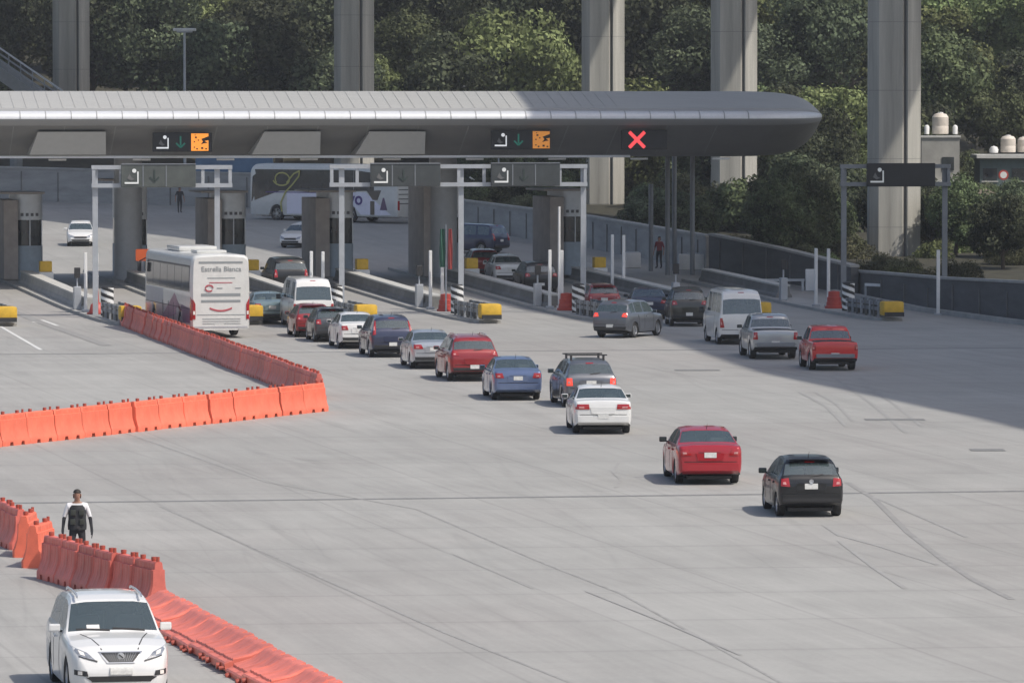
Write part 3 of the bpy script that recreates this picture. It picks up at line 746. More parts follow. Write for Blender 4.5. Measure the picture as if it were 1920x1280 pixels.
# lane signs hung under the canopy
def picto(mb, x, z, s, y, m=None, dim=False):
    """white road pictogram: dot, angled frame and base line"""
    M_W = m or mat('led_white', (.6, .6, .6), .5, emit=(.85, .87, .9), emit_s=.55)
    mb.box((x, y, z-s*.36), (s*.72, .03, s*.09), M_W); mb.box((x+s*.33, y-.002, z-s*.08), (s*.07, .03, s*.62), M_W)
    mb.lathe([(s*.11, -.016), (s*.11, .016), (.001, .016)], M_W, c=(x+s*.14, y-.004, z+s*.27), n=10, axis='Y'); mb.lathe([(s*.11, -.016), (.001, -.016)], M_W, c=(x+s*.14, y-.004, z+s*.27), n=10, axis='Y')
    M_D = mat('led_dim', (.14, .14, .14), .5)
    mb.prism([(x-s*.22, y+.006, z-s*.12), (x-s*.10, y+.006, z+s*.12), (x+s*.02, y+.006, z-s*.10), (x+s*.16, y+.006, z-s*.16), (x-s*.02, y+.006, z-s*.24)], (0, -.02, 0), M_D)
def arrow(mb, x, z, s, y, m):
    mb.box((x, y, z+s*.08), (s*.10, .03, s*.6), m)
    for sx in (-1, 1): mb.bar((x, y-.003, z-s*.34), (x+sx*s*.28, y-.003, z-s*.06), .03, s*.10, m)
M_LG = mat('led_green', (.01, .08, .06), .5, emit=(.02, .22, .17), emit_s=.35)
M_LG2 = mat('led_green_dim', (.012, .05, .04), .5, emit=(.02, .2, .15), emit_s=.12)
M_LO = mat('led_orange', (.5, .2, .03), .5, emit=(1.0, .33, .04), emit_s=.95)
M_LO2 = mat('led_orange_dim', (.35, .14, .02), .5, emit=(.75, .28, .05), emit_s=.55)
M_LR = mat('led_red', (.5, .02, .03), .5, emit=(1.0, .09, .10), emit_s=1.0)
M_BLK = mat('led_off', (.02, .012, .006), .5)
def sign_root(name, t, z, v, label):
    r = empty(name, C_(t, v, z), PSI, label, 'sign', 'lane signs hung under the canopy'); return r
def hangers(r, w, h, back=.9):
    mb = MB()
    for sx in (-1, 1): mb.bar((sx*w*.38, .08, h*.30), (sx*w*.38, back, h*.42), .08, .08, M_STEELD)
    mb.build('hanger', r)
def led_sign(x0, x1, zc, lit, label, h=.98):
    t0, t1 = (x0-960)/36.3+.2, (x1-960)/36.3+.2; w = t1-t0; r = sign_root('lane_sign', (t0+t1)/2, zc, .95, label)
    mb = MB(); mb.box((0, 0, 0), (w, .16, h), M_PANEL, ch=.03); mb.build('housing', r); hangers(r, w, h)
    mb = MB(); picto(mb, -w/2+.50, .02, .86, -.095); mb.build('white_symbol', r)
    mb = MB(); arrow(mb, -w/2+1.42, .0, .8, -.095, M_LG if lit else M_LG2); mb.build('green_arrow', r)
    ox = -w/2+2.42 if lit == 2 else -w/2+2.62; mo = M_LO if lit == 2 else M_LO2
    mb = MB(); mb.box((ox-.02, -.09, 0), (.88, .03, .88), mo); mb.build('orange_symbol', r)
    mb = MB(); y = -.11                                   # dark shape within the lit square
    mb.prism([(ox+.05, y, .16), (ox+.42, y, .30), (ox+.42, y, .10), (ox+.22, y, .06), (ox+.38, y, -.04), (ox+.20, y, -.06), (ox+.02, y, -.12), (ox+.14, y, .03)], (0, -.012, 0), M_BLK)
    for dx, dz, q in ((-.22, .24, .07), (-.30, .02, .05), (-.16, -.34, .06), (-.30, -.26, .05), (.10, -.30, .08), (.30, -.34, .06), (-.10, .10, .05), (-.26, .36, .04)):
        mb.box((ox+dx, y, dz), (q*1.4, .012, q*1.2), M_BLK)
    mb.build('dark_figure', r); return r
led_sign(288, 398, 8.02, 2, 'black lane sign with a bright orange square at the left under the canopy')
led_sign(918, 1030, 8.12, 1, 'black lane sign with a dull orange square and green arrow near the canopy middle')
t0 = (1207-960)/36.3+.2; r = sign_root('lane_sign', t0, 8.12, .95, 'black lane sign showing a red X towards the right end of the canopy')
mb = MB(); mb.box((0, 0, 0), (2.4, .16, 1.0), M_PANEL, ch=.03); mb.build('housing', r); hangers(r, 2.4, 1.0)
mb = MB()
for s_ in (-1, 1): mb.bar((-.38-.40, -.095-.004*s_, -s_*.40), (-.38+.40, -.095-.004*s_, s_*.40), .03, .17, M_LR)
mb.build('red_cross', r)

# ---------------- gantries ----------------
O2 = Vector((0, 262.7, 0))
def I_(a, b, z=None):
    p = O2+N*a+U2*b; p.z = gz(p.y) if z is None else gz(p.y)+z; return p
def gantry(px0, px1, posts, label, m=M_STEEL, b=1.2, z0=6.15, z1=7.0):
    s_ = F/(O2.y+6); a0, a1 = (px0-960)/s_+.2, (px1-960)/s_+.2
    r = empty('sign_gantry', I_((a0+a1)/2, b), PSI, label, 'gantry'); w = (a1-a0)/2
    mb = MB()
    for z in (z0, z1): mb.bar((-w, 0, z), (w, 0, z), .20, .19, m)
    mb.build('beam', r)
    n = max(2, int(2*w/1.15))
    for k in range(n+1):
        mb = MB(); x = -w+.1+(2*w-.2)*k/n; mb.bar((x, 0, z0+.1), (x, 0, z1-.1), .15, .16 if k in (0, n) else .10, m); mb.build('web_bar', r)
    for px in posts:
        x = (px-960)/s_+.2-(a0+a1)/2; mb = MB(); mb.box((x, .16, z1/2-.05), (.25, .11, z1+.1), m)
        mb.box((x, .16, .04), (.5, .5, .08), m); mb.build('post', r)
    return r, (a0+a1)/2
g1, _ = gantry(188, 445, (195, 418), 'light steel gantry at the left standing on two posts above the white coach')
g2, _ = gantry(624, 1102, (647, 868, 1096), 'long light steel gantry in the middle standing on three posts')
g3, _ = gantry(1592, 1802, (1600, 1793), 'grey shaded steel gantry by the right wall carrying a black sign', m=M_STEELD, b=2.5, z0=6.05, z1=6.9)
def gsign(px0, px1, label, m, m2, z=6.6, h=1.05, b=.85, frame=True):
    s_ = F/(O2.y+6); a0, a1 = (px0-960)/s_+.2, (px1-960)/s_+.2; w = a1-a0
    r = empty('lane_sign', I_((a0+a1)/2, b, z), PSI, label, 'sign', 'lane signs on the steel gantries')
    mb = MB(); mb.box((0, 0, 0), (w, .18, h), m, ch=.03); mb.build('housing', r)
    if frame:
        mb = MB()
        for x in (-w/2+1.02, -w/2+2.1): mb.box((x, -.10, 0), (.05, .02, h*.94), M_STEELD)
        mb.box((0, -.02, h/2+.03), (w, .2, .05), M_STEELD); mb.build('frame', r)
        mb = MB(); arrow(mb, -w/2+1.55, 0, .75, -.10, mat('led_unlit', (.03, .045, .042), .6)); mb.build('unlit_arrow', r)
    mb = MB(); picto(mb, -w/2+.48, .0, .9, -.105, m=m2); mb.build('white_symbol', r)
    return r
M_W2 = mat('sign_white', (.65, .66, .65), .5, emit=(.8, .82, .82), emit_s=.15)
gsign(240, 376, 'faded grey green lane sign with a small white symbol on the left gantry', mat('sign_green', (.075, .085, .08), .5, var=.3, scale=1.5), M_W2)
gsign(697, 826, 'dark lane sign with a white symbol and blank greenish panels between two posts', M_PANELG, M_W2)
gsign(920, 1048, 'dark lane sign with two blank framed panels on the middle gantry', M_PANELG, M_W2)
gsign(1638, 1768, 'wide black lane sign in front of the rightmost concrete pier', M_PANEL, M_W2, z=6.5, h=1.12, b=2.1, frame=False)

# ---------------- islands, booths and their fittings ----------------
M_KERBL = mat('pale_cap', (.46, .455, .43), .85, var=.15)
M_BOOTHC = mat('booth_brown', (.35, .31, .285), .8, var=.2, scale=1.2)
M_BOOTHM = mat('booth_metal', (.56, .575, .60), .45, .25, var=.1)
M_BOOTHW = mat('booth_window', (.02, .027, .03), .08, var=.4, scale=1.5, spec=.8)
M_BOOTHB = mat('booth_base', (.30, .36, .42), .6, var=.15)
M_MARK = mat('dark_letters', (.10, .10, .11), .6)
M_BLACK = mat('black_paint', (.02, .02, .02), .5)
ISL = {'A0': -24.6, 'A': -19.0, 'B': -13.5, 'C': -8.3, 'D': -2.6, 'E': 3.15, 'F': 9.9, 'G': 16.1}
WHERE = {'A0': 'cut off by the left edge', 'A': 'beside the diagonal barrier row', 'B': 'behind the white coach', 'C': 'behind the first white van',
         'D': 'ending at the flag post', 'E': 'ending beside the tall thin pole', 'F': 'nearest the four thin canopy poles', 'G': 'next to the right road wall'}
for k, a in ISL.items():
    o = I_(a, 0)
    isl = empty('traffic_island', o, PSI2, 'concrete lane island with low wall, '+WHERE[k], 'island', 'lane islands of the toll plaza')
    iz = lambda b: gz((O2+N*a+U2*b).y)-o.z
    mb = MB(); rows = []; b1 = 44 if k not in ('F', 'G') else 30
    for q in range(14):
        b = -7.6+(b1+7.6)*q/13; w = .5 if q == 0 else .85; z = iz(b); rows.append([(-w, b, z-.2), (-w, b, z+.14), (w, b, z+.14), (w, b, z-.2)])
    mb.grid(rows, M_CONC, closed=True); mb.add(rows[0], [(0,1,2,3)], M_CONC); mb.build('kerb_slab', isl)
    mb = MB(); rows = []
    b0, b1 = (5, 31) if k != 'G' else (12, 28)
    for q in range(9):
        b = b0+(b1-b0)*q/8; z = iz(b)+.14; hh = .56
        rows.append([(-.42, b, z), (-.40, b, z+.12), (-.30, b, z+.22), (-.26, b, z+hh), (.26, b, z+hh), (.30, b, z+.22), (.40, b, z+.12), (.42, b, z)])
    mw = M_CONCD if k != 'A' else M_CONC
    mb.grid(rows, mw, closed=True); mb.add(rows[0], [tuple(range(8))], mw); mb.add(rows[-1], [tuple(range(8))], mw)
    mb.build('low_wall', isl)
    mb = MB()
    for q in range(8):
        ba, bb = b0+(b1-b0)*q/8, b0+(b1-b0)*(q+1)/8; mb.bar((0, ba, iz(ba)+.745), (0, bb, iz(bb)+.745), .62, .08, M_KERBL)
    mb.build('wall_cap', isl)
    # crash cushion with guard rail and yellow nose
    if k != 'F' or True:
        g = empty('crash_cushion', I_(a, -4.4, .14), PSI2, 'yellow nosed crash cushion of the island '+WHERE[k], 'crash cushion', 'crash cushions at the island ends')
        mb = MB()
        for sx in (-1, 1):
            for z in (.38, .62): mb.bar((sx*.38, -2.6, z), (sx*.38, 3.4, z), .05, .16, M_STEELD)
            for q in range(8): mb.bar((sx*.38, -2.3+.75*q, 0), (sx*.38, -2.3+.75*q, .72), .09, .10, M_CONCD if q % 2 else M_STEEL)
        mb.build('guard_rail', g)
        mb = MB()
        for q in range(6): mb.box((0, -1.9+.95*q, .34), (.62, .55, .56), mat('cushion_cell', (.10, .105, .10), .7, var=.3, scale=3), ch=.05)
        mb.build('cushion_cell', g)
        mb = MB(); mb.box((0, -3.15, .42), (.98, .85, .66), M_YEL, ch=.12); mb.box((0, -3.6, .16), (.9, .15, .2), M_TRIM); mb.build('nose_box', g, smooth=40)
    # striped bollard
    if k in ('A', 'C', 'D', 'E', 'G'):
        mb = MB(); P = I_(a, 0, .14); r_ = .30; n = 24; hh = 1.30; rows = []
        nz = 52
        vs = [(r_*math.cos(2*math.pi*i/n), r_*math.sin(2*math.pi*i/n), hh*j/nz) for j in range(nz+1) for i in range(n)]
        kb = mb.mi(M_BLACK); kw = mb.mi(M_WHITE); mb.v = vs
        for j in range(nz):
            for i in range(n):
                mb.f.append((j*n+i, j*n+(i+1) % n, (j+1)*n+(i+1) % n, (j+1)*n+i)); ph = (j/nz*4.0+i/n*2) % 1; mb.m.append(kb if ph < .5 else kw)
        mb.lathe([(r_, hh), (r_*.8, hh+.06), (.001, hh+.08)], M_BLACK, n=n)
        tag(mb.build('striped_bollard', None, P, smooth=40), 'black and white striped bollard of the island '+WHERE[k], 'bollard', 'striped bollards at the island ends')
    # barrel or cone
    if k in ('D', 'E', 'G'):
        mb = MB(); P = I_(a-.05, 2.4, .14)
        mb.lathe([(.001, 0), (.44, 0), (.44, .10), (.37, .12), (.36, .30), (.33, .32), (.33, .52), (.28, .55), (.27, .80), (.001, .84)], M_ARM, n=22)
        tag(mb.build('traffic_drum', None, P, smooth=35), 'dark red traffic drum of the island '+WHERE[k], 'traffic drum', 'red drums at the island ends')
    if k == 'A':
        c = empty('traffic_cone', I_(a-.2, 2.0, .14), 0, 'tall slim dark red traffic cone beside the striped bollard at the left', 'cone')
        mb = MB(); mb.lathe([(.40, .0), (.40, .06), (.30, .45), (.10, .55), (.03, 1.45), (.001, 1.46)], M_ARM, n=18); mb.build('cone_body', c, smooth=50)
        mb = MB(); mb.box((0, 0, .04), (.9, .9, .08), M_ARM, ch=.02); mb.build('cone_base', c)
    # antenna posts in pairs
    if k in ('A', 'C', 'D', 'E', 'F', 'G'):
        for q, (da, db) in enumerate(((-.45, 4.2), (.0, 3.6))):
            if k == 'F': db += 16; da -= .1
            p = empty('reader_post', I_(a+da, db, .14), PSI2, ('left' if q == 0 else 'right')+' of two white posts on the island '+WHERE[k], 'post', 'pairs of white reader posts')
            mb = MB(); mb.box((0, 0, 1.4), (.15, .13, 2.8), M_WHITE, ch=.03); mb.build('post_body', p)
            mb = MB(); mb.box((0, 0, .06), (.34, .34, .12), M_STEEL, ch=.02); mb.build('foot_plate', p)
    # booth
    if k not in ('G',):
        tall = k in ('B', 'E'); H = 5.1 if tall else 4.45
        bt = empty('toll_booth', I_(a, 35.5, .14), PSI2, 'grey toll booth with dark window, island '+WHERE[k], 'booth', 'toll booths under the canopy')
        mb = MB()
        if k != 'B': mb.box((-.45, .5, H/2-.15), (.75, 4.4, H-.3), M_BOOTHC, ch=.03); mb.build('service_wall', bt)
        mb = MB(); rows = []
        ring = []
        for i in range(13):
            t = math.pi*(1+i/12); ring.append((.55+.72*math.cos(t), -1.2+.45*math.sin(t)))
        ring += [(1.27, 2.6), (-.05, 2.6)]
        def ringband(z0, z1, m, nm, sc=1.0):
            mb = MB(); pts = [((x-.6)*sc+.6, (y-.7)*sc+.7) for x, y in ring]
            mb.prism([(x, y, z0) for x, y in pts], (0, 0, z1-z0), m); return mb.build(nm, bt, smooth=35)
        ringband(0, 1.75, M_BOOTHB, 'base_panel'); ringband(1.753, 3.1, M_BOOTHW, 'window', .975); ringband(3.103, H, M_BOOTHM, 'header_panel', 1.0)
        mb = MB()
        for x in (-.1, .55, 1.2): mb.box((x, -1.2-.45*math.sqrt(max(0, 1-((x-.55)/.72)**2))*1.0-.01, 2.42), (.05, .06, 1.36), M_BOOTHM)
        mb.build('window_frame', bt)
        mb = MB()
        for q in range(4): mb.box((.15+.26*q, -1.2-.45*math.sqrt(max(0, 1-((.15+.26*q-.55)/.72)**2))-.012, 3.38), (.15, .03, .16), M_MARK)
        mb.build('header_marks', bt)
        mb = MB(); mb.box((.1, .7, H+.06), (2.5, 4.6, .10), M_BOOTHC, ch=.02); mb.build('roof', bt)
        # cabinet and bin near the booth
        cb = empty('yellow_cabinet', I_(a+.75, 29.0, .14), PSI2, 'small yellow box before the booth, island '+WHERE[k], 'box', 'yellow boxes by the booths')
        mb = MB(); mb.box((0, 0, .95), (.62, .6, .55), M_YEL, ch=.05); mb.build('lid', cb)
        mb = MB(); mb.box((0, 0, .34), (.75, .7, .66), M_WHITE, ch=.03); mb.build('plinth', cb)
    if k in ('A', 'B', 'D', 'E', 'F', 'G'):
        # ticket machine / gate post with small signal head
        tm = empty('gate_machine', I_(a-.55, 6.5 if k != 'G' else 10, .14), PSI2, 'slim grey gate machine with signal head, island '+WHERE[k], 'gate machine', 'gate machines of the lanes')
        mb = MB(); mb.box((0, 0, .55), (.34, .42, 1.1), M_STEEL, ch=.03); mb.build('cabinet', tm)
        mb = MB(); mb.tube((0, 0, 1.1), (0, 0, 1.9), .04, M_STEEL); mb.build('mast', tm)
        mb = MB(); mb.box((0, -.05, 1.75), (.28, .2, .5), M_TRIM, ch=.03); mb.build('signal_head', tm)
br = empty('pipe_brace', G(935, 395), 0, 'white V shaped pipe brace on a thin mast behind the middle gantry', 'brace')
mb = MB(); mb.tube((0, 0, 0), (0, 0, 3.6), .05, M_STEEL); mb.build('mast', br)
for sx, z1 in ((-1, 2.3), (1, 1.9)):
    mb = MB(); mb.tube((0, 0, .9), (sx*2.0, 0, z1), .06, M_WHITE); mb.build('strut', br)
# extra fittings
P = I_(3.15-.28, 2.9, .14); mb = MB(); mb.tube((0, 0, 0), (0, 0, 4.9), .06, M_WHITE, n=10); mb.box((0, 0, .1), (.25, .25, .2), M_WHITE, ch=.02)
tag(mb.build('thin_pole', None, P), 'tall thin white pole just left of the right post of the middle gantry', 'pole')
fl = empty('flag_post', I_(-2.6-.15, 1.9, .14), PSI2, 'post with a furled green and red banner beside the middle gantry post', 'flag')
mb = MB(); mb.tube((0, 0, 0), (0, 0, 4.1), .04, M_STEEL); mb.build('mast', fl)
def drape(x0, w, z0, z1, m, nm):
    mb = MB(); rows = []
    for j in range(9):
        z = z0+(z1-z0)*j/8; r = []
        for i in range(7): u = i/6; ww = w*(1-.35*abs(j-3)/8); r.append((x0+(u-.5)*ww, .05*math.sin(u*9+j*.5), z))
        for i in range(6, -1, -1): u = i/6; ww = w*(1-.35*abs(j-3)/8); r.append((x0+(u-.5)*ww, .03+.05*math.sin(u*9+j*.5), z))
        rows.append(r)
    mb.grid(rows, m, closed=True); mb.build(nm, fl, smooth=60)
drape(-.17, .28, 2.1, 3.9, mat('flag_green', (.03, .10, .07), .7, var=.2), 'green_cloth'); drape(.20, .22, 2.0, 3.9, mat('flag_red', (.45, .09, .08), .7, var=.15), 'red_cloth')
rd = empty('road_worker_signal', I_(-13.1, 30, .14), PSI2, 'orange warning lamp panel beside the booth left of the coach', 'warning lamp')
mb = MB(); mb.box((0, 0, .6), (.12, .12, 1.2), M_STEEL); mb.build('stand', rd)
mb = MB(); mb.box((0, 0, 1.45), (.72, .2, .62), mat('warn_orange', (.8, .12, .03), .5, emit=(1, .2, .05), emit_s=.25), ch=.08); mb.build('lamp_panel', rd)
for px, py, lab, s_ in ((1186, 502, 'left white plastic tub among the poles on the right island', 1.0), (1300, 505, 'long white block beside the thin poles at the right', 1.0)):
    P = G(px, py); mb = MB(); mb.box((0, 0, .42), (.9 if px < 1200 else 1.6, .8, .84), M_WHITE, ch=.06); mb.box((0, 0, .86), (.7, .6, .06), M_STEEL, ch=.02)
    tag(mb.build('white_block', None, P, smooth=40), lab, 'block')
for px, lab in ((1400, 'first'), (1746, 'last')):
    if px == 1746:
        P = Vector((20.1, 264, 0)); mb = MB(); mb.box((0, 0, 1.55), (.16, .14, 3.1), M_WHITE, ch=.02); mb.box((0, 0, .06), (.36, .36, .12), M_STEEL)
        tag(mb.build('reader_post', None, P), 'lone pale post standing against the right road wall', 'post')
mb = MB(); P = G(1700, 566); mb.bar((-1.8, 3.4, .75), (2.2, -3.2, .75), .12, .14, M_WHITE)
for u in (-1.8, 0.2, 2.2): mb.bar((u, 3.4-(u+1.8)*1.65, 0), (u, 3.4-(u+1.8)*1.65, .75), .1, .1, M_STEEL)
tag(mb.build('handrail', None, P), 'low white handrail in front of the right road wall', 'rail')
mb = MB(); P = G(1450, 545); mb.box((0, 0, .55), (3.2, .15, .12), M_STEEL); 
for u in (-1.5, 0, 1.5): mb.box((u, 0, .25), (.12, .14, .5), M_STEEL)
mb.box((1.9, .1, .55), (.5, .5, 1.1), M_WHITE, ch=.04)
tag(mb.build('barrier_rail', None, P), 'short pale rail with a white cabinet right of the second white van', 'rail')

# ---------------- water-filled barriers ----------------
def barrier_meshes(L, tagn):
    body = MB(); H = .92
    xs = sorted(set([0, .03, .06, L*.22, L*.235, L*.34, L*.355, L*.5-.02, L*.5, L*.5+.02, L*.645, L*.66, L*.765, L*.78, L-.06, L-.03, L] + [L*k/28 for k in range(29)]))
    rows = []
    for x in xs:
        e = min(x, L-x); k = .80 if e < .01 else (.92 if e < .04 else 1)
        u = x/L; notch = .11 if (.225 < u < .35 or .65 < u < .775) else 0.0
        rib = .012 if (abs(u-.5) < .02 or e < .07) else -.016*math.sin(u*math.pi*7)**2
        sec = [(.26, notch), (.26, .16), (.235, .20), (.15, .42), (.135, .60), (.132, .755), (.095, .77), (.09, H-.03), (.065, H)]
        sec = [(y*k+(rib if .3 < z < .85 else 0), z) for y, z in sec]
        rows.append([(x-L/2, -y, z) for y, z in sec] + [(x-L/2, y, z) for y, z in sec[::-1]])
    body.grid(rows, None, closed=True); n = len(rows[0])
    body.add(rows[0], [tuple(range(n))], None); body.add(rows[-1], [tuple(range(n))], None)
    cap = MB(); cap.lathe([(.001, .09), (.055, .085), (.06, .05), (.05, .0)], None, n=10)
    pin = MB(); pin.lathe([(.001, .10), (.035, .10), (.035, -.02)], None, n=8)
    return body, cap, pin
def barrier_proto(L, m, mc):
    b, c, p = barrier_meshes(L, '')
    for q in (b, c, p): q.mats = [m if q is b else mc]
    root = empty('plastic_barrier'); bo = b.build('barrier_body', root, smooth=35)
    cm = c.mesh('filler_cap', 40); pm = p.mesh('lug', 40)
    for x in (-L*.27, L*.27): link('filler_cap', cm, root, (x, 0, .92))
    link('joint_lug', pm, root, (L/2-.04, 0, .92))
    return root
ORD = 'first second third fourth fifth sixth seventh eighth ninth tenth eleventh twelfth thirteenth fourteenth fifteenth sixteenth seventeenth eighteenth nineteenth twentieth'.split()
def ordinal(i):
    if i < 20: return ORD[i]
    return {2: 'twenty', 3: 'thirty'}[(i+1)//10]+('-'+ORD[i-10*((i+1)//10)] if (i+1) % 10 else '').replace('-', '-') if (i+1) % 10 else 'thirtieth'
def barrier_row(p0, p1, count, m, label, group, first_labels=None, fallen=False, wob=.035, rev=False):
    A = G(*p0); B = G(*p1); D = (B-A); Lr = D.length/count; proto = barrier_proto(Lr*.945, m, M_CAP); rz = math.atan2(D.y, D.x)
    for i in range(count):
        o = proto if i == 0 else copy_tree(proto)
        P = A.lerp(B, (i+.5)/count); P.z = gz(P.y)
        o.location = P + Vector((random.uniform(-1, 1)*wob, random.uniform(-1, 1)*wob*2, 0)); o.rotation_euler = (0, 0, rz+random.uniform(-.035, .035))
        o['category'] = 'barrier'; o['group'] = group; o['label'] = (first_labels or {}).get(i, label.replace('#', ordinal(count-1-i if rev else i)))
        if fallen: o.rotation_euler = (R(fallen)+random.uniform(-.06, .06), 0, rz+random.uniform(-.02, .02)); o.location.z += .24
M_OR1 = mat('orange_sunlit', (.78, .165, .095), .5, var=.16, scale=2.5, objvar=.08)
M_OR2 = mat('orange_shaded', (.64, .15, .115), .5, var=.24, scale=2.5, objvar=.14)  # same plastic as the sunlit row, its shade put into a duller colour
M_OR3 = mat('orange_sky_sheen', (.74, .19, .135), .45, var=.26, scale=2.5, objvar=.10)  # pinkish sky sheen on the toppled plastic put into the colour
barrier_row((-60, 843), (604, 770), 14, M_OR1, 'bright orange barrier, # from the corner in the straight sunlit row', 'orange barriers of the straight sunlit row',
            {13: 'bright orange plastic barrier at the corner where the two long rows meet'}, rev=True)
barrier_row((598, 752), (232, 609), 38, M_OR2, 'dull red barrier, # from the corner in the long shaded diagonal row', 'dull barriers of the long diagonal row',
            {37: 'dull red orange plastic barrier farthest away in the diagonal row, next to the striped bollard'})
barrier_row((-60, 985), (38, 1032), 5, M_OR2, 'dull red barrier, # from the left in the row cut by the left edge', 'barriers of the left edge row')
barrier_row((84, 1085), (292, 1142), 6, M_OR2, 'dull red barrier, # from the left in the row before the officer', 'barriers standing in front of the officer',
            {5: 'upright orange barrier with its lit end face showing behind the white crossover roof'})
for i, (p, rz) in enumerate((((46, 1046), 1.15), ((69, 1066), 1.22))):
    pr = barrier_proto(1.5, M_OR1, M_CAP); P = G(*p); pr.location = P+Vector((0, .7, 0)); pr.rotation_euler = (0, 0, math.pi/2-.05-.1*i)
    tag(pr, ('left' if i == 0 else 'right')+' one of the two bright orange barriers turned end on beside the officer', 'barrier', 'two end on barriers')
barrier_row((312, 1152), (720, 1378), 11, M_OR3, 'toppled pinkish red barrier, # in the row starting beside the white crossover', 'toppled barriers in the foreground',
            {0: 'toppled pinkish red barrier that touches the last upright one behind the white crossover'}, fallen=100, wob=.04)

# ---------------- cars ----------------
P_BLACK = paint('black', (.006, .0065, .008), .0, .35, .35); P_RED = paint('red', (.36, .010, .020), .15); P_WHITE = paint('white', (.68, .68, .67), .0)
P_BLUE = paint('blue', (.14, .19, .33), .5); P_DKRED = paint('dark_red', (.26, .014, .018), .15); P_SILVER = paint('silver', (.48, .50, .53), .6)
P_NAVY = paint('navy', (.035, .042, .085), .3); P_GREY = paint('grey', (.14, .15, .17), .5); P_DGREY = paint('dark_grey', (.06, .066, .075), .4)
P_SGREY = paint('silver_grey', (.36, .38, .40), .5); P_RED2 = paint('bright_red', (.55, .014, .014), .05); P_OLIVE = paint('olive', (.035, .034, .026), .1); P_TEAL = paint('teal', (.22, .30, .32), .4)
Q = 'cars queueing towards the toll booths'
def rear_car(kind, m, px, py, yaw, name, label, cat, **kw):
    r, sh = make_car(kind, m, **kw); place_rear(r, px, py+(py-430)*.012, yaw); finish(r, name, label, cat, Q); return r, sh
r, sh = rear_car('hatch', P_BLACK, 1516, 961, 4.5, 'hatchback', 'black hatchback with red tail lights, last and nearest car of the queue', 'car', scale=(1.0, 1, 1.0))
mb = MB(); mb.lathe([(.055, -.01), (.055, .01), (.04, .012), (.001, .012)], M_SILV, n=14, axis='Y'); mb.build('round_badge', r, (0, sh.hit('rear', 0, .90)[0].y-.05, .915))
rear_car('sedan', P_RED, 1325, 900, 4.5, 'sedan', 'red saloon with black door mirrors directly ahead of the black hatchback', 'car', scale=(1.0, 1, 1.02), style=dict(body_mirror=False, plate=.74), trim_low=False)
rear_car('sedan', P_WHITE, 1127, 807, 3.2, 'sedan', 'white saloon with wide red tail lights partly hiding the grey estate with roof bars', 'car', scale=(1.03, 1.02, 1.0), style=dict(tail=[(.40,.80),(.82,.80),(.83,.96),(.42,.96)], plate=.50), trim_low=False)
rear_car('wagon', P_GREY, 1102, 758, 7.5, 'estate_car', 'dark grey estate car with black roof bars and one lit brake lamp', 'car', rack=True, brake=True, scale=(1.03, 1, 1.08))
rear_car('sedan', P_BLUE, 966, 745, 6.5, 'sedan', 'blue saloon on its own just ahead and left of the estate with roof bars', 'car', scale=(.97, .95, 1.0), trim_low=False)
rear_car('suv', P_DKRED, 883, 710, 9, 'suv', 'dark red sport utility car behind the silver saloon', 'car', rails=True)
rear_car('sedan', P_SILVER, 808, 687, 8, 'sedan', 'silver saloon partly hidden by the dark red sport utility car', 'car', scale=(.97, 1, 1), style=dict(head=None, tail=[(.42,.80),(.80,.80),(.80,.97),(.50,.97)]))
rear_car('suv', P_NAVY, 731, 666, 9.5, 'suv', 'dark navy tall car with high vertical red tail lights', 'car', style=dict(tail=[(.70,.95),(.84,.93),(.74,1.50),(.66,1.50)]), scale=(.97, .95, 1))
rear_car('sedan', P_WHITE, 669, 650, 9.5, 'sedan', 'small white saloon between the navy tall car and the small red car', 'car', scale=(.95, .95, 1.02))
rear_car('hatch', P_DGREY, 622, 638, 9, 'hatchback', 'dark small car mostly hidden behind the small white saloon', 'car')
rear_car('hatch', P_DKRED, 586, 629, 9, 'hatchback', 'small dark red hatchback right behind the first white van', 'car', scale=(1, 1, .98))
rear_car('van', P_WHITE, 582, 611, 10.5, 'van', 'white high roof passenger van ahead of the small dark red hatchback', 'van', trim_low=False)
rear_car('sedan', P_TEAL, 505, 604, 11, 'sedan', 'pale blue green car seen between the coach and the first white van', 'car')
rear_car('minivan', P_BLACK, 541, 545, 11, 'minivan', 'black people carrier at the booth ahead of the first white van', 'car')
rear_car('van', P_WHITE, 1384, 642, 7.5, 'van', 'white high roof passenger van in the right hand lane beside the pickup', 'van', trim_low=False, scale=(1.02, 1, 1.03))
rear_car('pickup', P_SGREY, 1448, 669, 4.5, 'pickup_truck', 'silver grey pickup truck between the white van and the bright red car', 'pickup', trim_low=False, style=dict(plate=.62, tail=[(.70,.82),(.90,.82),(.90,1.12),(.72,1.12)]))
rear_car('pickup', P_RED2, 1560, 690, 4.5, 'pickup_truck', 'bright red pickup truck in the viaduct shade, rightmost of the queue', 'pickup', trim_low=False, scale=(.96, .86, .95), style=dict(plate=.60, tail=[(.76,.84),(.90,.84),(.90,1.08),(.77,1.08)]))
rear_car('suv', P_GREY, 1158, 630, -24, 'suv', 'grey sport utility car turned to the right across the lanes', 'car', brake=True, scale=(.95, .95, .97))
rear_car('suv', P_OLIVE, 1290, 609, 3, 'off_roader', 'dark brown green off roader half hidden between the grey car and the white van', 'car', scale=(.95, .9, 1.05))
rear_car('sedan', P_NAVY, 1216, 596, 2, 'sedan', 'dark blue saloon ahead of the grey car turned across the lanes', 'car')
rear_car('hatch', P_DKRED, 1130, 588, 7, 'hatchback', 'dark red car whose roof shows behind the grey car turned across', 'car')
rear_car('suv', P_BLACK, 1010, 549, 9, 'suv', 'black tall car with red tail lights inside the lane left of the thin white pole', 'car', scale=(1.0, .95, .97))
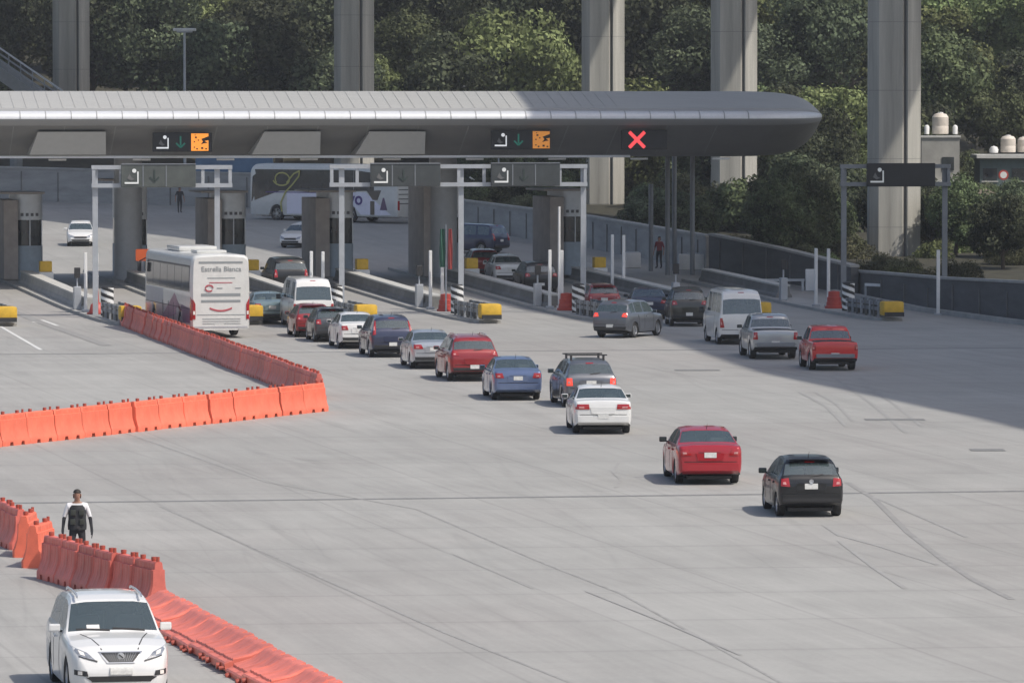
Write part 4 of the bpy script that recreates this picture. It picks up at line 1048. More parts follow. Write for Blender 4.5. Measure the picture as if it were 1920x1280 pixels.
rear_car('sedan', P_WHITE, 952, 531, 8.5, 'sedan', 'white saloon in the lane ahead of the black tall car', 'car', scale=(.97, .95, 1.05))
rear_car('hatch', P_DKRED, 908, 519, 8.5, 'hatchback', 'dark maroon car in the lane ahead of the white saloon', 'car', scale=(1.05, 1, 1.05))
rear_car('minivan', P_NAVY, 917, 474, 58, 'minivan', 'dark blue people carrier crossing behind the booths towards the left', 'car', scale=(1, 1, 1))
Q = 'cars on the far side coming towards the camera'
for kind, m, px, py, yaw, nm, lab, sc in (('hatch', P_WHITE, 151, 461, 184, 'hatchback', 'white compact car alone on the sunlit road beyond the left booths', (1.0, 1, 1)), ('hatch', P_WHITE, 553, 464, 160, 'hatchback', 'white compact car just below the far long coach', (1.05, 1, 1.08))):
    r, sh = make_car(kind, m, trim_low=False, plate=False); place_front(r, px, py, yaw); finish(r, nm, lab, 'car', Q)

# foreground white crossover, seen from the front
S = dict(SPECS['suv']); SPECS['cross'] = dict(S, L=4.28, W=1.78, zl=.20, r=.345, ra=.85, fa=3.38, tumble=.27,
   deck=[(0,.85),(.04,1.02),(.12,1.08),(1,1.08),(2.7,1.05),(3.05,1.04),(3.6,.99),(3.95,.90),(4.16,.76),(4.24,.62),(4.28,.50)],
   roof=[(.07,1.08),(.38,1.48),(.52,1.58),(.9,1.64),(1.6,1.67),(2.1,1.65),(2.38,1.58),(3.02,1.05)],
   rg=(.14,.36), wg=(2.42,2.97), sw=[(.40,.85),(.93,1.65),(1.73,2.65)])
r, sh = make_car('cross', P_WHITE, trim_low=False, plate=False, rails=True, style=dict(head=[(.41,.70),(.70,.79),(.83,.95),(.56,.84)], tail=[(.6,.95),(.82,.95),(.80,1.1),(.6,1.1)], grille=[(-.20,.68),(.20,.68),(.34,.84),(-.34,.84)]))
mb = MB()
sh.patch(mb, 'front', [(-.22,.665),(.22,.665),(.22,.68),(-.22,.68)], M_SILV, .02, both=False); sh.patch(mb, 'front', [(-.36,.84),(.36,.84),(.36,.855),(-.36,.855)], M_SILV, .02, both=False)
sh.patch(mb, 'front', [(.21,.665),(.235,.67),(.375,.855),(.35,.855)], M_SILV, .02)
for k in range(-6, 7): sh.patch(mb, 'front', [(k*.028-.004,.69),(k*.028+.004,.69),(k*.044+.004,.83),(k*.044-.004,.83)], M_STEELD, .016, nu=1, nv=4, both=False)
mb.build('grille_trim', r)
hh_ = sh.hit('front', 0, .78); mb = MB(); mb.lathe([(.001, -.01), (.062, -.01), (.062, .03), (.001, .035)], M_SILV, n=18, axis='Y'); mb.bar((-.035, .04, -.03), (.035, .04, .03), .01, .02, M_SEAM); mb.build('round_emblem', r, (0, hh_[0].y+.01, .78), smooth=30)
mb = MB(); sh.patch(mb, 'front', [(-.19,.47),(.19,.47),(.19,.59),(-.19,.59)], M_PLATE, .03, nu=4, both=False); mb.build('licence_plate', r)
mb = MB(); sh.patch(mb, 'front', [(-.50,.355),(.50,.355),(.60,.425),(-.60,.425)], M_BLACK, .012, nu=10, both=False); mb.build('lower_intake', r)
for sx in (-1, 1):
    mb = MB(); sh.patch(mb, 'front', [(sx*.56,.44),(sx*.78,.46),(sx*.78,.55),(sx*.58,.53)], M_TRIM, .014, both=False)
    sh.patch(mb, 'front', [(sx*.66,.465),(sx*.73,.465),(sx*.73,.53),(sx*.66,.53)], M_CLEAR, .022, nu=3, nv=3, both=False); mb.build('fog_light', r)
    mb = MB(); sh.patch(mb, 'front', [(sx*.60,.79),(sx*.68,.815),(sx*.71,.885),(sx*.62,.85)], M_CLEAR, .02, nu=4, nv=4, both=False); sh.patch(mb, 'front', [(sx*.40,.69),(sx*.70,.775),(sx*.71,.79),(sx*.40,.71)], M_TRIM, .018, nu=4, nv=2, both=False); mb.build('headlight_lens', r)
    mb = MB(); sh.patch(mb, 'top', [(sx*.30, 4.05-2.14),(sx*.32, 4.05-2.14),(sx*.58, 3.1-2.14),(sx*.56, 3.1-2.14)], M_SEAM, .003, nu=1, nv=8, both=False); mb.build('bonnet_crease', r)
mb = MB(); sh.patch(mb, 'top', [(-.55, .835),(.0, .80),(.0, .82),(-.55, .855)], M_TRIM, .02, nu=6, nv=1, both=False); sh.patch(mb, 'top', [(.05, .835),(.62, .80),(.62, .82),(.05, .855)], M_TRIM, .02, nu=6, nv=1, both=False); mb.build('wiper', r)
mb = MB(); sh.patch(mb, 'front', [(.22,1.14),(.44,1.14),(.44,1.21),(.22,1.21)], M_CLEAR, .004, nu=2, nv=2, both=False); mb.build('dashboard_paper', r)
place_front(r, 214, 1306, 180+10.5)
finish(r, 'crossover', 'white crossover facing the camera in the bottom left corner', 'car')

# ---------------- buses ----------------
def bus_shell(L, W, H, m, rad=.25, rear_r=.12, front_rake=0.0, axles=(2.6, 9.6), wr=.52, low=.38):
    ys = sorted(set([round(L*i/60, 3) for i in range(61)]+[.03, .08, .15, .3, L-.03, L-.08, L-.2, L-.4]))
    full = MB(); rows = []
    for s_ in ys:
        e = min(1, s_/.25) if s_ < .25 else 1; f = min(1, (L-s_)/.5); hw = W/2*(1-.06*(1-e)**2)*(1-.10*(1-f)**2); top = H*(1-.03*(1-e)**2)-(.30*(1-f)**2)
        zs = low
        for ax in axles:
            if abs(s_-ax) < wr+.07: zs = max(zs, wr+math.sqrt((wr+.07)**2-(s_-ax)**2)-.02)
        half = [(0, low-.05), (hw*.62, low-.05), (hw*.62, zs), (hw*.97, zs), (hw, zs+.06), (hw, 1.5), (hw, 2.2), (hw*.985, H*.82), (hw*.97, top-rad), (hw*.93, top-rad*.45), (hw*.84, top-rad*.12), (hw*.6, top), (0, top+.03)]
        rows.append([(x, s_-L/2, z) for x, z in half]+[(-x, s_-L/2, z) for x, z in half[-2:0:-1]])
    full.grid(rows, m, closed=True); n = len(rows[0]); h = 13
    for ri in (0, -1):
        rr = rows[ri]
        for k in range(0, h-1):
            q = [rr[k], rr[k+1], rr[(n-k-1) % n], rr[(n-k) % n]]; q2 = []
            for p in q:
                if p not in q2: q2.append(p)
            if len(q2) > 2: full.add(q2, [tuple(range(len(q2)))], m)
    return full, Shell(full)
M_BUSW = mat('bus_white', (.62, .62, .60), .35, var=.08, coat=.5); M_X = mat('bus_side_dark', (.05, .045, .055), .4, var=.3, scale=.8)
M_BUSG = mat('bus_side_grey', (.40, .40, .42), .4, var=.15, scale=.8)
M_BUSD = mat('bus_glass', (.025, .027, .03), .08, var=.4, scale=.9, spec=.8); M_PURP = mat('bus_purple', (.15, .09, .16), .5, var=.3, scale=.7); M_PINK = mat('bus_pink', (.36, .20, .24), .5, var=.3, scale=.8)
M_GTXT = mat('bus_grey_text', (.24, .26, .27), .5); M_RTXT = mat('bus_red', (.42, .06, .08), .5)
L = 12.3
full, sh = bus_shell(L, 2.55, 3.55, M_BUSW, axles=(3.0, 9.7))
r = empty('coach', label='white coach with red vertical tail lights and grey lettering queueing at the left booths', cat='bus')
full.build('body', r, smooth=40); add_wheels(r, .5, .3, 1.10, (3.0-L/2, 9.7-L/2))
mb = MB(); mb.box((0, 0, .42), (1.5, L*.9, .25), M_TRIM); mb.build('underbody', r)
side = lambda c, m, nm, both=True, nu=14, nv=3, t=.012: (lambda mb: (sh.patch(mb, 'left', c, m, t, nu=nu, nv=nv, both=both), mb.build(nm, r, smooth=40)))(MB())
y0 = -L/2
for k in range(6): side([(y0+.55+k*1.85, 1.95), (y0+.55+k*1.85+1.78, 1.95), (y0+.55+k*1.85+1.78, 3.0), (y0+.55+k*1.85, 3.0)], M_BUSD, 'side_window', nu=3)
side([(y0+.45, 1.98), (y0+11.4, 1.98), (y0+11.4, 3.08), (y0+.45, 3.08)], M_X, 'dark_band', nu=10, t=.006)
side([(y0+.35, .62), (y0+3.9, .62), (y0+2.4, 1.35), (y0+.35, 1.25)], M_PURP, 'purple_swoosh', nu=8)
side([(y0+2.4, 1.05), (y0+6.2, .62), (y0+7.6, .62), (y0+4.2, 1.80)], M_PINK, 'pink_swoosh', nu=8, t=.009)
side([(y0+7.2, 1.25), (y0+11.6, 1.25), (y0+11.6, 1.9), (y0+7.2, 1.9)], M_BUSG, 'grey_panel', nu=8, t=.006)
for k in range(3): side([(y0+4.4+k*1.4, .6), (y0+4.42+k*1.4, .6), (y0+4.42+k*1.4, 1.4), (y0+4.4+k*1.4, 1.4)], M_SEAM, 'locker_seam', nu=1, t=.016)
rear = lambda c, m, nm, both=False, nu=8, nv=2, t=.014: (lambda mb: (sh.patch(mb, 'rear', c, m, t, nu=nu, nv=nv, both=both), mb.build(nm, r, smooth=40)))(MB())
for sx in (-1, 1):
    rear([(sx*1.10, .80), (sx*1.22, .80), (sx*1.22, 1.68), (sx*1.10, 1.45)], M_TAIL, 'tail_light', nu=2, nv=6, t=.03)
    rear([(sx*1.12, 1.0), (sx*1.20, 1.0), (sx*1.20, 1.15), (sx*1.12, 1.15)], M_CLEAR, 'reverse_light', nu=1, nv=1, t=.04)
    mb = MB(); sh.patch(mb, 'left' if sx < 0 else 'right', [(y0+.03, .75), (y0+.34, .75), (y0+.22, 1.75), (y0+.03, 1.6)], M_TAIL, .012, nu=2, nv=5, both=False); mb.build('tail_light', r)
rear([(-.85, 1.78), (.85, 1.78), (.85, 1.90), (-.85, 1.90)], M_GTXT, 'vent_slot'); rear([(-.85, 1.52), (.85, 1.52), (.85, 1.62), (-.85, 1.62)], M_GTXT, 'vent_slot')
for z in (.60, .70, .80): rear([(-.8, z), (.85, z), (.85, z+.022), (-.8, z+.022)], M_GTXT, 'engine_grille_line', nv=1)
rear([(-1.05, .98), (1.05, .98), (1.05, 1.0), (-1.05, 1.0)], M_GTXT, 'hatch_seam', nv=1); rear([(-1.15, .43), (1.15, .43), (1.15, .50), (-1.15, .50)], M_BUSG, 'bumper_strip')
rear([(-.95, 3.18), (.95, 3.18), (.95, 3.26), (-.95, 3.26)], M_GTXT, 'top_seam', nv=1)
rear([(-.28, .50), (.12, .50), (.12, .62), (-.28, .62)], M_PLATE, 'licence_plate', nu=2)
for q in range(7):                                                     # red smile
    a0, a1 = -.48+q*.137, -.48+(q+1)*.137; f_ = lambda a: 1.12+.9*(a*.75)**2 if True else 0
    rear([(a0, f_(a0)), (a1, f_(a1)), (a1, f_(a1)+.07), (a0, f_(a0)+.07)], M_RTXT, 'red_smile', nu=1, nv=1, t=.02)
mb = MB()
for q in range(14):
    a0, a1 = 2*math.pi*q/16, 2*math.pi*(q+1)/16
    mb.bar((-.50+.17*math.cos(a0), 0, 2.12+.13*math.sin(a0)), (-.50+.17*math.cos(a1), 0, 2.12+.13*math.sin(a1)), .02, .055, M_RTXT)
mb.build('red_swirl', r, (0, -L/2-.02, 0))
rear([(-.50, 2.34), (.50, 2.34), (.50, 2.37), (-.50, 2.37)], M_RTXT, 'rule_line', nv=1); rear([(-.58, 2.54), (.62, 2.54), (.62, 2.57), (-.58, 2.57)], M_GTXT, 'rule_line', nv=1)
for txt, x, z, sz in (('Estrella Blanca', 0.02, 2.93, .30), ('---', -.05, 2.10, .2), ('----', .75, 2.10, .18)):
    if '-' in txt: rear([(x-.12, z), (x+.12, z), (x+.12, z+.04), (x-.12, z+.04)], M_GTXT, 'small_mark', nu=2, nv=1); continue
    o = link('lettering', text_mesh(txt, sz, M_GTXT, .006), r, (x, -L/2-.012, z)); o.rotation_euler = (R(90), 0, 0)
mb = MB(); mb.box((0, 1.0, 3.66), (1.7, 3.2, .22), M_BUSW, ch=.08); mb.box((0, -3.2, 3.62), (1.3, 1.6, .12), M_BUSW, ch=.04); mb.build('air_conditioner', r, smooth=40)
side([(y0+.4, 1.22), (y0+L-.6, 1.22), (y0+L-.6, 1.24), (y0+.4, 1.24)], M_SEAM, 'side_seam', nv=1, t=.02)
for sx in (-1, 1):
    mb = MB(); mb.box((sx*1.50, L/2-.1, 2.7), (.16, .2, .42), M_TRIM, ch=.04); mb.bar((sx*1.2, L/2-.2, 3.1), (sx*1.48, L/2-.1, 2.95), .05, .05, M_TRIM); mb.build('side_mirror', r)
P = G(413, 634); a = R(13.2); h = Vector((-math.sin(a), math.cos(a), 0)); c = P+h*(L/2-.1); r.location = (c.x, c.y, .02); r.rotation_euler = (0, 0, a)

# far long coach, seen broadside from its left
L = 12.4
full, sh = bus_shell(L, 2.55, 3.75, M_BUSW, axles=(3.9, 10.1))
r = empty('coach', label='long white coach with dark windows and violet lettering crossing behind the booths', cat='bus')
M_LILAC = mat('bus_lilac', (.70, .69, .80), .35, var=.08, coat=.5); M_VIO = mat('violet', (.07, .035, .20), .5); M_GOLD = mat('gold_line', (.42, .40, .14), .4, .2)
full.build('body', r, smooth=40); add_wheels(r, .5, .3, 1.10, (3.9-L/2, 10.1-L/2)); mb = MB(); mb.box((0, 0, .42), (1.5, L*.9, .25), M_TRIM); mb.build('underbody', r)
y0 = -L/2
side([(y0+3.6, 1.98), (y0+L-.9, 1.98), (y0+L-.45, 3.38), (y0+3.6, 3.38)], M_BUSD, 'side_window', nu=10)
side([(y0+1.9, 2.05), (y0+3.57, 2.0), (y0+3.57, 3.38), (y0+1.9, 3.2)], M_BUSD, 'rear_side_window', nu=5)
side([(y0+1.6, 1.45), (y0+2.0, 1.45), (y0+2.5, 2.05), (y0+1.3, 2.08)], M_BUSD, 'dark_swoosh', nu=4, t=.016)
side([(y0+L-2.6, 1.98), (y0+L-.12, 1.25), (y0+L-.25, 2.9), (y0+L-.9, 3.3)], M_BUSD, 'cab_window', nu=6, t=.016)
side([(y0+.5, .48), (y0+9.2, .48), (y0+9.2, 1.94), (y0+2.6, 1.94)], M_LILAC, 'lilac_side_panel', nu=14, t=.008)
side([(y0+1.85, .48), (y0+2.2, .48), (y0+2.2, 1.38), (y0+1.85, 1.38)], M_BUSD, 'dark_door', nu=2, t=.02)
side([(y0+.8, .8), (y0+1.4, .8), (y0+1.15, 1.6), (y0+1.05, 1.6)], M_PURP, 'purple_triangle', nu=2, t=.02)
side([(y0+6.4, 1.86), (y0+11.0, 1.86), (y0+11.0, 1.92), (y0+6.4, 1.92)], M_VIO, 'trim_line', nu=6, nv=1, t=.018)
o = link('lettering', text_mesh('tivo', 1.2, M_VIO, .01, bold=.02), r, (-1.30, y0+3.75, 1.50)); o.rotation_euler = (R(90), 0, R(-90))
mb = MB(); x = -1.31                                                   # gold looped e mark
pts = []
for q in range(19):
    t = -.6+q*.37; pts.append((x, y0+9.6+.55*math.cos(t)*(1+.02*q), 2.75+.42*math.sin(t)))
for p, q in zip(pts, pts[1:]): mb.bar(p, q, .03, .09, M_GOLD)
pts = [(x, y0+9.2, 2.5), (x, y0+8.6, 3.1), (x, y0+8.1, 3.3), (x, y0+8.15, 2.95), (x, y0+8.7, 2.4), (x, y0+9.3, 1.9), (x, y0+9.7, 1.2), (x, y0+9.6, .6)]
for p, q in zip(pts, pts[1:]): mb.bar(p, q, .03, .10, M_GOLD)
mb.build('gold_swirl', r)
for z in (1.2, 1.5, 1.8, 2.1): rear([(-1.1, z), (1.1, z), (1.1, z+.05), (-1.1, z+.05)], M_SEAM, 'louvre', nv=1)
rear([(-1.0, 2.35), (1.0, 2.35), (1.0, 3.3), (-1.0, 3.3)], M_BUSD, 'rear_window')
for sx in (-1, 1): rear([(sx*1.0, .8), (sx*1.2, .8), (sx*1.2, 1.4), (sx*1.0, 1.4)], M_TAIL, 'tail_light', nu=2)
P = G(627, 415); a = R(53); r.location = P+Vector((0, .6, 0)); r.rotation_euler = (0, 0, a)

# ---------------- people ----------------
def person(loc, rz, label, cols, pose=None, h=1.74):
    """one skinned body; colours by region, hair and vest as children"""
    skin, top, bottom, shoe, glove = cols
    J = {'pel': (0, 0, .95), 'sp': (0, .01, 1.15), 'ch': (0, .0, 1.34), 'nk': (0, .0, 1.50), 'hd0': (0, -.01, 1.58), 'hd1': (0, -.015, 1.67), 'hd2': (0, -.005, 1.74)}
    rad = {'pel': (.155, .11), 'sp': (.145, .10), 'ch': (.17, .115), 'nk': (.058, .058), 'hd0': (.065, .075), 'hd1': (.078, .095), 'hd2': (.055, .065)}
    E = [('pel', 'sp'), ('sp', 'ch'), ('ch', 'nk'), ('nk', 'hd0'), ('hd0', 'hd1'), ('hd1', 'hd2')]
    pose = pose or {}
    for s, n in ((-1, 'l'), (1, 'r')):
        st = pose.get(n, 0.0)
        J['hip'+n] = (s*.095, 0, .90); J['kn'+n] = (s*.12, -.03-st*.5, .50); J['an'+n] = (s*.13, .02-st, .09); J['ft'+n] = (s*.15, -.15-st, .04)
        J['sh'+n] = (s*.19, 0, 1.43); J['el'+n] = (s*.28, .02, 1.16); J['wr'+n] = (s*.31, -.05, .92); J['pm'+n] = (s*.315, -.07, .84)
        for k, v in (('hip', (.092, .10)), ('kn', (.058, .06)), ('an', (.042, .045)), ('ft', (.045, .035)), ('sh', (.066, .07)), ('el', (.043, .045)), ('wr', (.028, .032)), ('pm', (.024, .042))): rad[k+n] = v
        E += [('pel', 'hip'+n), ('hip'+n, 'kn'+n), ('kn'+n, 'an'+n), ('an'+n, 'ft'+n), ('ch', 'sh'+n), ('sh'+n, 'el'+n), ('el'+n, 'wr'+n), ('wr'+n, 'pm'+n)]
        for q, (dy, ln) in enumerate(((-.035, .075), (-.012, .088), (.011, .082), (.032, .066))):
            a = 'f%d%s' % (q, n); b = 'g%d%s' % (q, n); J[a] = (s*.318, -.075+dy, .80-ln*.3); J[b] = (s*.305, -.085+dy, .80-ln); rad[a] = (.010, .010); rad[b] = (.008, .008)
            E += [('pm'+n, a), (a, b)]
        J['th'+n] = (s*.30, -.125, .83); J['ti'+n] = (s*.29, -.14, .79); rad['th'+n] = (.011, .011); rad['ti'+n] = (.009, .009); E += [('pm'+n, 'th'+n), ('th'+n, 'ti'+n)]
    names = list(J); idx = {n: i for i, n in enumerate(names)}
    me = bpy.data.meshes.new('sk'); me.from_pydata([J[n] for n in names], [(idx[a], idx[b]) for a, b in E], [])
    o = bpy.data.objects.new('sk', me); COL.objects.link(o); md = o.modifiers.new('s', 'SKIN'); md.use_smooth_shade = True
    for n in names: me.skin_vertices[0].data[idx[n]].radius = rad[n]
    me.skin_vertices[0].data[idx['pel']].use_root = True
    sb = o.modifiers.new('u', 'SUBSURF'); sb.levels = 2; sb.render_levels = 2
    dg = bpy.context.evaluated_depsgraph_get(); bmsh = bpy.data.meshes.new_from_object(o.evaluated_get(dg)); bpy.data.objects.remove(o)
    bmsh.materials.clear()
    for m in (skin, top, bottom, shoe, glove): bmsh.materials.append(m)
    for p in bmsh.polygons:
        c = p.center; arm = abs(c.x) > .21 and c.z < 1.4
        if c.z > 1.475 and abs(c.x) < .12: k = 0
        elif arm: k = 1 if c.z > 1.18 else (4 if c.z < 1.18 and c.z > .60 else 2)
        elif c.z > .98: k = 1
        elif c.z > .09: k = 2
        else: k = 3
        p.material_index = k; p.use_smooth = True
    root = empty('person', loc, rz, label, 'person'); b = link('body', bmsh, root); b.scale = (1, 1, h/1.76)
    # face details and hair
    f = MB(); f.lathe([(.001, -.012), (.012, -.006), (.008, .004)], skin, c=(0, 0, 0), n=8, axis='Y')
    k = h/1.76
    f = MB(); f.prism([(-.012, -.105, 1.625*k), (.012, -.105, 1.625*k), (0, -.103, 1.665*k)], (0, -.018, 0), skin); f.build('nose', root)
    e = MB()
    for s in (-1, 1): e.box((s*.03, -.105, 1.665*k), (.016, .006, .007), M_TRIM)
    e.box((0, -.100, 1.595*k), (.04, .008, .008), mat('lips', (.25, .09, .08), .6)); e.build('face_features', root)
    for s in (-1, 1): e = MB(); e.box((s*.082, -.005, 1.65*k), (.018, .035, .055), skin, ch=.006); e.build('ear', root)
    hr = MB(); rows = []
    for j in range(7):
        ph = math.pi/2*(j/6)**.8; rows.append([(.088*math.cos(ph)*math.cos(t), .008+.104*math.cos(ph)*math.sin(t), (1.70+.085*math.sin(ph))*k) for t in [2*math.pi*i/16 for i in range(16)]])
    hr.grid(rows, mat('dark_hair', (.02, .015, .012), .7), closed=True)
    hr.grid([[(.086*math.cos(t), .02+.098*math.sin(t), z*k) for t in [math.pi*i/10 for i in range(11)]] for z in (1.58, 1.68)], mat('dark_hair', (0, 0, 0)))
    hr.build('hair', root, smooth=60); return root, k
SKIN = mat('skin', (.30, .16, .11), .55); SHW = mat('shirt_white', (.72, .72, .74), .8, var=.06); DARK = mat('dark_cloth', (.018, .019, .024), .85, var=.2)
off, k = person(G(143, 1071), R(6), 'officer in white shirt, dark vest and dark trousers standing behind the barriers', (SKIN, SHW, DARK, DARK, DARK), dict(l=.05, r=-.03))
mb = MB(); rows = []
for z, wx, wy in ((.90, .20, .145), (1.0, .205, .15), (1.15, .19, .145), (1.28, .195, .15), (1.38, .185, .145), (1.44, .13, .12)):
    rows.append([(wx*math.cos(t)*(abs(math.cos(t))**-.15 if abs(math.cos(t)) > .05 else 1), wy*math.sin(t), z*k) for t in [2*math.pi*i/20 for i in range(20)]])
mb.grid(rows, mat('vest', (.022, .024, .028), .8, var=.35, scale=9), closed=True)
for x, z in ((-.09, 1.28), (.09, 1.28), (-.1, 1.08), (.1, 1.08)): mb.box((x, -.15, z*k), (.11, .05, .12), mat('pouch', (.03, .035, .03), .8), ch=.012)
mb.build('vest', off, smooth=50)
mb = MB(); mb.lathe([(.155, .0), (.155, .06)], M_TRIM, n=20); o = mb.build('belt', off, (0, 0, .93*k)); 
person(G(337, 399), R(20), 'distant person in black walking in front of the long back wall', (SKIN, DARK, DARK, DARK, SKIN), dict(l=.15, r=-.15))
person(G(1236, 503), R(-30), 'person in a dark red top standing among the thin poles at the right', (SKIN, mat('red_top', (.22, .03, .04), .8), DARK, DARK, SKIN))

# ---------------- background structures ----------------
def lamp(px, ytop, D, lab, head=1.0):
    s_ = F/D; x = (px-960)/s_; zt = CAM_H+(190-ytop)/s_; zb = hz(x, D)-1
    r = empty('street_lamp', (x, D, zb), 0, lab, 'street lamp'); mb = MB(); mb.tube((0, 0, 0), (0, 0, zt-zb), .13, M_STEEL, r1=.09); mb.build('lamp_post', r)
    mb = MB(); mb.box((0, 0, zt-zb+.15), (1.75*head, .5, .22), M_WHITE, ch=.06); mb.box((0, 0, zt-zb-.02), (1.2*head, .35, .12), M_STEEL, ch=.03); mb.build('lamp_head', r)
lamp(347, 60, 428, 'street lamp with a wide white twin head against the dark trees at the left')
r = empty('antenna_mast', ((847-960)/24., 437, 2), 0, 'short pale mast with side lamps showing above the middle of the canopy roof', 'mast')
mb = MB(); mb.tube((0, 0, 0), (0, 0, 11.3), .09, M_STEEL, r1=.05); mb.build('mast_pole', r)
mb = MB()
for sx in (-1, 1): mb.bar((0, 0, 9.0), (sx*1.1, 0, 9.25), .06, .06, M_STEEL); mb.box((sx*1.15, 0, 9.3), (.5, .25, .16), M_WHITE, ch=.04)
mb.build('lamp_arm', r)
# footbridge stair at far left
st = empty('footbridge_ramp', (-42, 430, 4), 0, 'grey sloping footbridge ramp with rails at the upper left corner', 'footbridge')
M_RAMP = mat('ramp_concrete', (.2, .21, .21), .8, var=.15)
def PX(px, py, D): s_ = F/D; return Vector(((px-960)/s_, D, CAM_H+(190-py)/s_))
a, b = PX(-80, 78, 430)-st.location, PX(120, 215, 428)-st.location
mb = MB(); mb.bar(a, b, 2.2, .9, M_RAMP); mb.build('ramp', st)
for off in (.9, 1.35, 1.8):
    mb = MB(); mb.bar(a+Vector((0, -1.0, off)), b+Vector((0, -1.0, off)), .1, .12, M_STEELD if off < 1.7 else M_STEEL); mb.build('handrail', st)
mb = MB()
for q in range(9): p = a.lerp(b, (q+.5)/9)+Vector((0, -1.0, 0)); mb.bar(p+Vector((0, 0, .3)), p+Vector((0, 0, 1.8)), .08, .08, M_STEELD)
mb.build('baluster', st)
for px, D in ((30, 431),): mb = MB(); p = PX(px, 190, D)-st.location; mb.tube((p.x, p.y+.4, -6), (p.x, p.y+.4, p.z-.3), .5, M_RAMP); mb.build('ramp_column', st)
# houses at the right
M_PLAST = mat('grey_render', (.30, .295, .275), .85, var=.25, scale=1.0); M_SLAB = mat('pale_slab', (.5, .5, .48), .8, var=.1)
def tank(P, r_, h, lab):
    t = empty('water_tank', P, 0, lab, 'water tank'); mb = MB(); mb.lathe([(r_*.96, 0), (r_, .08), (r_, h*.35), (r_*.97, h*.38), (r_, h*.41), (r_, h*.78), (r_*.75, h*.92), (r_*.35, h*.96)], mat('tank_cream', (.62, .56, .49), .6, var=.12), n=20); mb.build('tank_body', t, smooth=30)
    mb = MB(); mb.lathe([(r_*.35, h*.95), (r_*.35, h), (.001, h+.02)], M_WHITE, n=14); mb.build('tank_lid', t)
D = 375; h1 = empty('house', PX(1763, 330, D), 0, 'narrow grey rendered house top with a small opening right of the last pier', 'house'); h1.location.z = -2
T = PX(1763, 258, D).z+2
mb = MB(); mb.box((0, 1.5, T/2), (2.55, 3, T), M_PLAST); mb.box((0, 1.5, T+.06), (2.7, 3.2, .12), M_SLAB); mb.build('wall', h1)
mb = MB(); mb.box((.5, -.02, T-1.75), (.8, .08, .9), M_BOOTHW); mb.build('window', h1)
mb = MB(); mb.box((0, -.1, 3.6), (2.2, .1, .9), M_PLAST); mb.box((-.4, -.3, T-2.9), (2.9, .5, .12), M_SLAB); mb.build('ledge', h1)
tank(PX(1765, 255, D)+Vector((0, 1.2, .12)), .55, 1.45, 'cream water tank on the roof of the narrow grey house')
for dx in (-.95, .95):
    mb = MB(); mb.lathe([(.001, 0), (.16, 0), (.17, .5), (.08, .6), (.001, .62)], M_WHITE, n=12); tag(mb.build('gas_cylinder', None, PX(1765, 255, D)+Vector((dx, .6, .12)), smooth=50), ('left' if dx < 0 else 'right')+' small white cylinder flanking the cream water tank', 'cylinder')
D = 404; h2 = empty('house', PX(1905, 330, D), 0, 'teal grey flat roofed house with a pale roof slab at the right edge', 'house'); h2.location.z = -2
T = PX(1905, 296, D).z+2
mb = MB(); mb.box((1, 2.5, T/2), (7.2, 5, T), mat('teal_render', (.10, .14, .14), .8, var=.2)); mb.build('wall', h2)
mb = MB(); mb.box((1, 2.3, T+.1), (7.8, 5.8, .25), M_SLAB); mb.build('roof', h2)
for x in (-1.9, .2, 2.2): mb = MB(); mb.box((x, -.03, T-1.2), (1.0, .08, .9), M_BOOTHW); mb.box((x, -.05, T-1.7), (1.2, .12, .08), M_SLAB); mb.build('window', h2)
mb = MB(); mb.box((-1.2, -.08, T-2.7), (4.2, .5, .2), M_SLAB); mb.build('ledge', h2)
tank(PX(1893, 290, D)+Vector((0, 1.5, .15)), .55, 1.25, 'cream water tank on the teal grey house roof')
tank(PX(1926, 290, D)+Vector((0, 2.5, .15)), .5, 1.15, 'second water tank cut by the right edge of the view')
mb = MB(); mb.lathe([(.001, .5), (.25, .42), (.34, .2), (.3, 0)], M_WHITE, n=14); tag(mb.build('roof_dome', None, PX(1865, 290, D)+Vector((0, 1, .12)), smooth=50), 'little white dome on the roof slab left of the tank', 'dome')
rs = empty('road_sign', PX(1881, 345, 398), 0, 'round red and white traffic sign in front of the teal grey house', 'sign'); rs.location.z = 0; zz = PX(1881, 328, 398).z
mb = MB(); mb.tube((0, 0, 0), (0, 0, zz), .04, M_STEEL); mb.build('sign_pole', rs)
mb = MB(); mb.lathe([(.36, -.03), (.36, .03), (.22, .031)], M_ARM, c=(0, -.08, zz), n=20, axis='Y'); mb.lathe([(.36, -.03), (.22, -.032)], M_ARM, c=(0, -.08, zz), n=20, axis='Y'); mb.lathe([(.24, -.034), (.001, -.034)], M_WHITE, c=(0, -.08, zz), n=20, axis='Y'); mb.build('sign_face', rs)
# sloping stone bank and brown wall at right
mb = MB(); a0, a1 = PX(1805, 472, 338), PX(2150, 448, 330)
rows = [[(a0.x, a0.y, -1), (a1.x+6, a1.y, -1)], [(a0.x, a0.y, a0.z-.2), (a1.x+6, a1.y, a1.z)], [(a0.x+.5, a0.y+.6, a0.z-.2), (a1.x+6, a1.y+.6, a1.z)], [(a0.x+.5, a0.y+.6, -1), (a1.x+6, a1.y+.6, -1)]]
mb.grid(rows, mat('brown_wall', (.11, .095, .085), .9, var=.25, scale=1.0)); tag(mb.build('boundary_wall'), 'low dark brown wall behind the right road wall', 'wall')
mb = MB(); p0, p1, p2, p3 = PX(1800, 470, 345), PX(2200, 455, 345), PX(2200, 375, 372), PX(1865, 410, 366)
n = 14; rows = []
for j in range(n+1):
    v = j/n; rows.append([tuple(p0.lerp(p1, i/n).lerp(p3.lerp(p2, i/n), v)+Vector((0, 0, .25*random.random()))) for i in range(n+1)])
